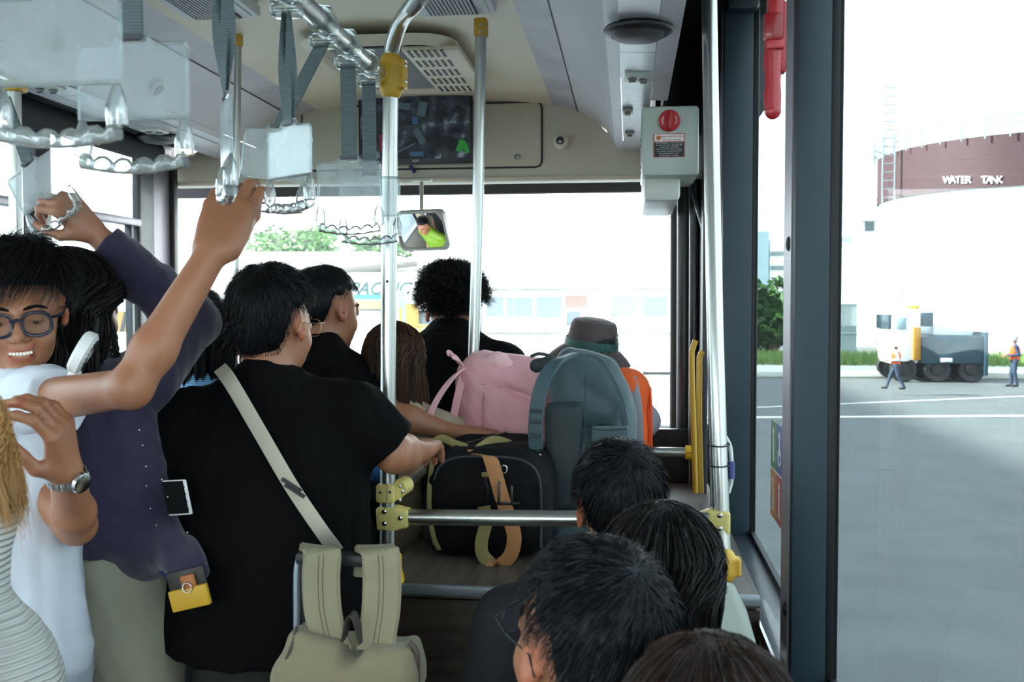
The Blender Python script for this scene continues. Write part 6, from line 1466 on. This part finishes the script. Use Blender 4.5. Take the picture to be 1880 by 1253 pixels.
stroke(db, 'carry_handle', [at(790, 852, dY-.05), at(812, 838, dY+.0), at(850, 828, dY+.02), at(855, 822, dY+.04), at(835, 815, dY+.05), at(812, 805, dY+.06), at(795, 812, dY+.06)], .020, olive, V((.1, .5, 1)))
stroke(db, 'carry_handle', [at(868, 832, dY+.02), at(885, 818, dY+.06), at(905, 808, dY+.10), at(930, 812, dY+.14), at(958, 828, dY+.16)], .020, olive, V((.1, .6, 1)))
stroke(db, 'carry_handle', [at(872, 838, dY-.02), at(905, 836, dY-.01), at(935, 836, dY+.0), at(960, 838, dY+.02)], .016, olive, V((0, .8, .6)))
MB().box(at(865, 829, dY+.0), (.03, .03, .012), rotz(.6), bev=.004).build('handle_wrap', M('tan_leather', 'a8632f', .5), db)
# zip on top
MB().ribbon([V((xm-.1, dY+.02, ztop+.001)), V((xm+.02, dY+.26, ztop+.012))], V((1, .2, 0)), .008, .002).build('zip', rubs, db)
# pink backpack
pY = 2.88; pk_ = M('pink_nylon', 'e0a4aa', .7, bump=.2, bscale=300, var=.05, sheen=.2); pkd = M('pink_nylon_light', 'e8b4b8', .7, bump=.2, bscale=300)
bpk = thing('backpack', 'pink roll-top backpack standing behind the duffel bag', 'backpack', at(920, 1000, pY))
R0_ = Matrix.Rotation(math.radians(-4), 3, 'Y')
zb_ = PZ+.004; tz = at(920, 668, pY).z
cz = (tz+zb_)/2; cx = at(925, 850, pY).x
pr = [bxp((cx, pY+.07, zb_+.23), (.135, .085, .235), None, .05, .03), bxp(at(922, 720, pY)+V((0, .08, 0)), (.115, .065, .09), Matrix.Rotation(.12, 3, 'Y'), .04, .06), bxp(at(975, 850, pY)+V((0, .07, 0)), (.05, .08, .18), None, .04, .04),
      cap(at(880, 678, pY)+V((0, .07, 0)), at(985, 712, pY)+V((0, .07, 0)), .034, .028, .05), elp(at(952, 724, pY-.03), (.05, .03, .012), Matrix.Rotation(.35, 3, 'Y'), .02, '-')]
sobj('body', pr, .005, pk_, bpk, disp=folds(.005, .9, 14))
sobj('roll_top', [cap(at(878, 672, pY)+V((0, .02, 0)), at(912, 664, pY)+V((0, .02, 0)), .018, .02, .02), cap(at(912, 664, pY)+V((0, .02, 0)), at(982, 708, pY)+V((0, .02, 0)), .022, .018, .02)], .004, pkd, bpk, disp=folds(.003, 1.4, 15))
stroke(bpk, 'shoulder_strap', [at(856, 676, pY+.02), at(835, 690, pY-.04), at(808, 725, pY-.07), at(788, 765, pY-.08), at(777, 800, pY-.08), at(779, 830, pY-.05)], .018, pkd, V((1, 0, .6)), .006)
stroke(bpk, 'shoulder_strap', [at(850, 690, pY), at(840, 730, pY-.03), at(832, 770, pY-.03), at(828, 795, pY-.02)], .022, pk_, V((1, .2, .1)), .004)
stroke(bpk, 'loop_handle', [at(852, 674, pY+.02), at(842, 662, pY), at(830, 655, pY-.01), at(824, 647, pY-.01), at(833, 652, pY+.0), at(845, 668, pY+.01), at(853, 678, pY+.02)], .016, pkd, V((.7, 0, -.6)), .005)
MB().tube(bez([at(888, 722, pY-.022), at(887, 800, pY-.025), at(889, 900, pY-.025)], 5), .0018, 6).build('seam', M('pink_seam', 'b97f88', .7), bpk)
MB().tube(bez([at(848, 702, pY-.0), at(890, 706, pY-.02)], 4), .0015, 6).build('seam', M('pink_seam', 'b97f88', .7), bpk)
MB().box(at(960, 830, pY-.022), (.15, .012, .10), bev=.005).build('front_pocket', pkd, bpk)
sobj('side_pocket', [bxp(at(1002, 880, pY-.0), (.02, .03, .12), None, .015, .01)], .005, pkd, bpk, disp=folds(.002, 1, 3))
# teal backpack
tY = 2.72; te = M('teal_nylon', '3c5258', .65, bump=.2, bscale=300, var=.06, sheen=.25); ted = M('dark_teal_nylon', '2b3538', .7, bump=.2, bscale=300)
btk = thing('backpack', 'blue-grey teal backpack with a padded strap beside the pink one', 'backpack', at(1060, 920, tY))
tb = at(1065, 915, tY); zb2 = PZ+.004
tx0, tx1 = at(998, 820, tY).x, at(1152, 820, tY).x
pr = [bxp(((tx0+tx1)/2, tY+.10, (at(1, 850, tY).z+zb2)/2+.03), ((tx1-tx0)/2, .11, (at(1, 760, tY).z-zb2)/2), None, .05, .03), bxp(at(1070, 730, tY)+V((0, .11, 0)), (.095, .085, .09), None, .05, .05), cap(at(1045, 665, tY)+V((0, .09, 0)), at(1105, 690, tY)+V((0, .09, 0)), .036, .04, .05), elp(at(1140, 790, tY)+V((0, .1, 0)), (.04, .1, .12), None, .04)]
sobj('body', pr, .005, te, btk, disp=folds(.0035, .8, 24))
pr = [bxp(at(1035, 840, tY-.012)+V((0, .02, 0)), (.050, .03, .145), None, .02, .02)]
sobj('dark_side_panel', pr, .005, ted, btk, disp=folds(.002, 1, 5))
stroke(btk, 'top_flap_seam', [at(1040, 655, tY-.03), at(1090, 655, tY-.03), at(1115, 680, tY-.02), at(1140, 730, tY-.01), at(1150, 780, tY)], .012, te, V((.7, 0, .7)), .006)
stroke(btk, 'shoulder_strap', [at(1052, 652, tY-.02), at(1020, 668, tY-.09), at(996, 705, tY-.12), at(986, 750, tY-.13), at(983, 790, tY-.13), at(984, 824, tY-.12)], [.030]*6 and .038, M('strap_teal', '385057', .6, bump=.2, bscale=300), V((1, 0, .25)), .012)
for py in (755, 775, 800): MB().box(at(984, py, tY-.142), (.030, .004, .010), bev=.001).build('strap_loop', ted, btk)
stroke(btk, 'webbing', [at(984, 822, tY-.12), at(984, 845, tY-.11), at(985, 870, tY-.10), at(992, 905, tY-.09), at(1010, 930, tY-.10), at(1035, 928, tY-.12), at(1052, 890, tY-.13), at(1062, 855, tY-.13)], .018, ted, V((.9, .2, .5)), .002)
MB().box(at(984, 836, tY-.125), (.028, .006, .006), bev=.001).build('buckle', steel, btk)
MB().box(at(1120, 812, tY-.018), (.10, .018, .085), bev=.008).build('lower_pocket', te, btk)
for pts in ([(1075, 690), (1074, 760), (1076, 850)], [(1005, 742), (1040, 738), (1072, 740)], [(1078, 786), (1110, 790), (1150, 787)]): MB().tube(bez([at(a, b, tY-.028) for a, b in pts], 5), .0015, 6).build('seam', ted, btk)
stroke(btk, 'grab_loop', [at(1018, 668, tY+.05), at(1010, 655, tY+.02), at(990, 650, tY+.02), at(974, 655, tY+.02)], .010, ted, V((.2, 0, 1)), .003)
sobj('strap_yoke', [cap(at(985, 672, tY+.08), at(1010, 665, tY+.08), .02, .018, .02)], .005, ted, btk)
# khaki backpack over suitcase handle
kY = 1.72; kh = M('khaki_canvas', '857b60', .85, bump=.35, bscale=420, var=.06, sheen=.2); khs = M('khaki_padded', '8f876e', .85, bump=.35, bscale=420)
sc1 = thing('suitcase', 'dark suitcase with tall telescopic handle under the khaki backpack', 'suitcase', at(630, 1500, kY+.06))
MB().tube(bez([at(545, 1160, kY+.05), at(545, 1060, kY+.05), at(548, 1030, kY+.05)], 4), .007, 12).build('handle_tube', M('alu_tube', 'a9b4c0', .3, .8), sc1)
MB().tube(bez([at(712, 1160, kY+.05), at(713, 1060, kY+.05), at(712, 1030, kY+.05)], 4), .007, 12).build('handle_tube', M('alu_tube', 'a9b4c0', .3, .8), sc1)
MB().box(at(558, 1100, kY+.06), (.012, .02, .17), bev=.003).build('dark_tube', blackp, sc1)
MB().box(at(630, 1027, kY+.05), (.18, .028, .026), bev=.010).build('grip', M('grip_black', '202124', .5), sc1)
sl0 = at(640, 1253, kY+.16); MB().box((sl0.x, kY+.115, .42), (.36, .18, .72), bev=.04).build('case', M('case_dark', '26282c', .5, bump=.3, bscale=200), sc1)
bkk = thing('backpack', 'khaki canvas backpack hanging by its padded straps on the suitcase handle', 'backpack', at(640, 1400, kY))
pr = [bxp(at(640, 1290, kY)-V((0, 0, .06)), (.125, .065, .15), None, .03, .02), bxp(at(580, 1215, kY), (.055, .055, .055), Matrix.Rotation(.35, 3, 'Y'), .018, .03), bxp(at(700, 1222, kY), (.064, .055, .042), Matrix.Rotation(-.04, 3, 'Y'), .014, .03), elp(at(648, 1195, kY-.03), (.02, .06, .018), None, .03, '-')]
sobj('body', pr, .004, kh, bkk, disp=folds(.0045, .9, 34))
for sgn, pts in ((0, [(560, 1020), (566, 1012), (583, 1008), (592, 1020), (590, 1060), (592, 1110), (600, 1155), (612, 1190)]), (1, [(660, 1050), (668, 1016), (685, 1010), (700, 1020), (702, 1060), (700, 1120), (694, 1160), (690, 1195)])):
    P_ = [at(a, b, kY-.02 if i > 1 else kY+.03) for i, (a, b) in enumerate(pts)]
    P_ = [at(pts[2][0]-4, 1060, kY+.09), at(pts[2][0]-2, 1020, kY+.085), at(pts[2][0], 1008, kY+.05), at(pts[3][0]-4, 1012, kY+.015)]+[at(a, b, kY-.012) for a, b in pts[3:]]
    ns = (len(P_)-1)*8+1; ww_ = [.066]*ns
    s_ = MB().ribbon(bez(P_, 8), V((1, 0, .05 if sgn else -.1)), ww_, [.014]*ns).build('shoulder_strap', khs, bkk)
    for off in (-.004, .004): MB().tube([p+V((off, -.0075, 0)) for p in bez(P_[3:], 8)], .0009, 5).build('stitch_line', M('khaki_dark', '6d6248', .8), s_)
    for off in (-.033, .033): MB().tube([p+V((off, -.002, 0)) for p in bez(P_[2:], 8)], .0022, 6).build('edge_binding', khs, s_)
stroke(bkk, 'haul_loop', [at(632, 1175, kY-.02), at(638, 1140, kY-.03), at(646, 1128, kY-.03), at(654, 1140, kY-.03), at(664, 1180, kY-.02)], .02, M('dark_webbing', '3a342f', .8), V((.3, 1, .3)), .003)
zp = M('zip_dark', '4a3f35', .6)
MB().tube(bez([at(545, 1152, kY-.035), at(538, 1180, kY-.055), at(525, 1215, kY-.06), at(515, 1260, kY-.06)], 5), .0035, 8).build('zip', zp, bkk)
MB().tube(bez([at(752, 1180, kY-.03), at(765, 1200, kY-.035), at(766, 1260, kY-.03)], 5), .005, 8).build('zip', zp, bkk)
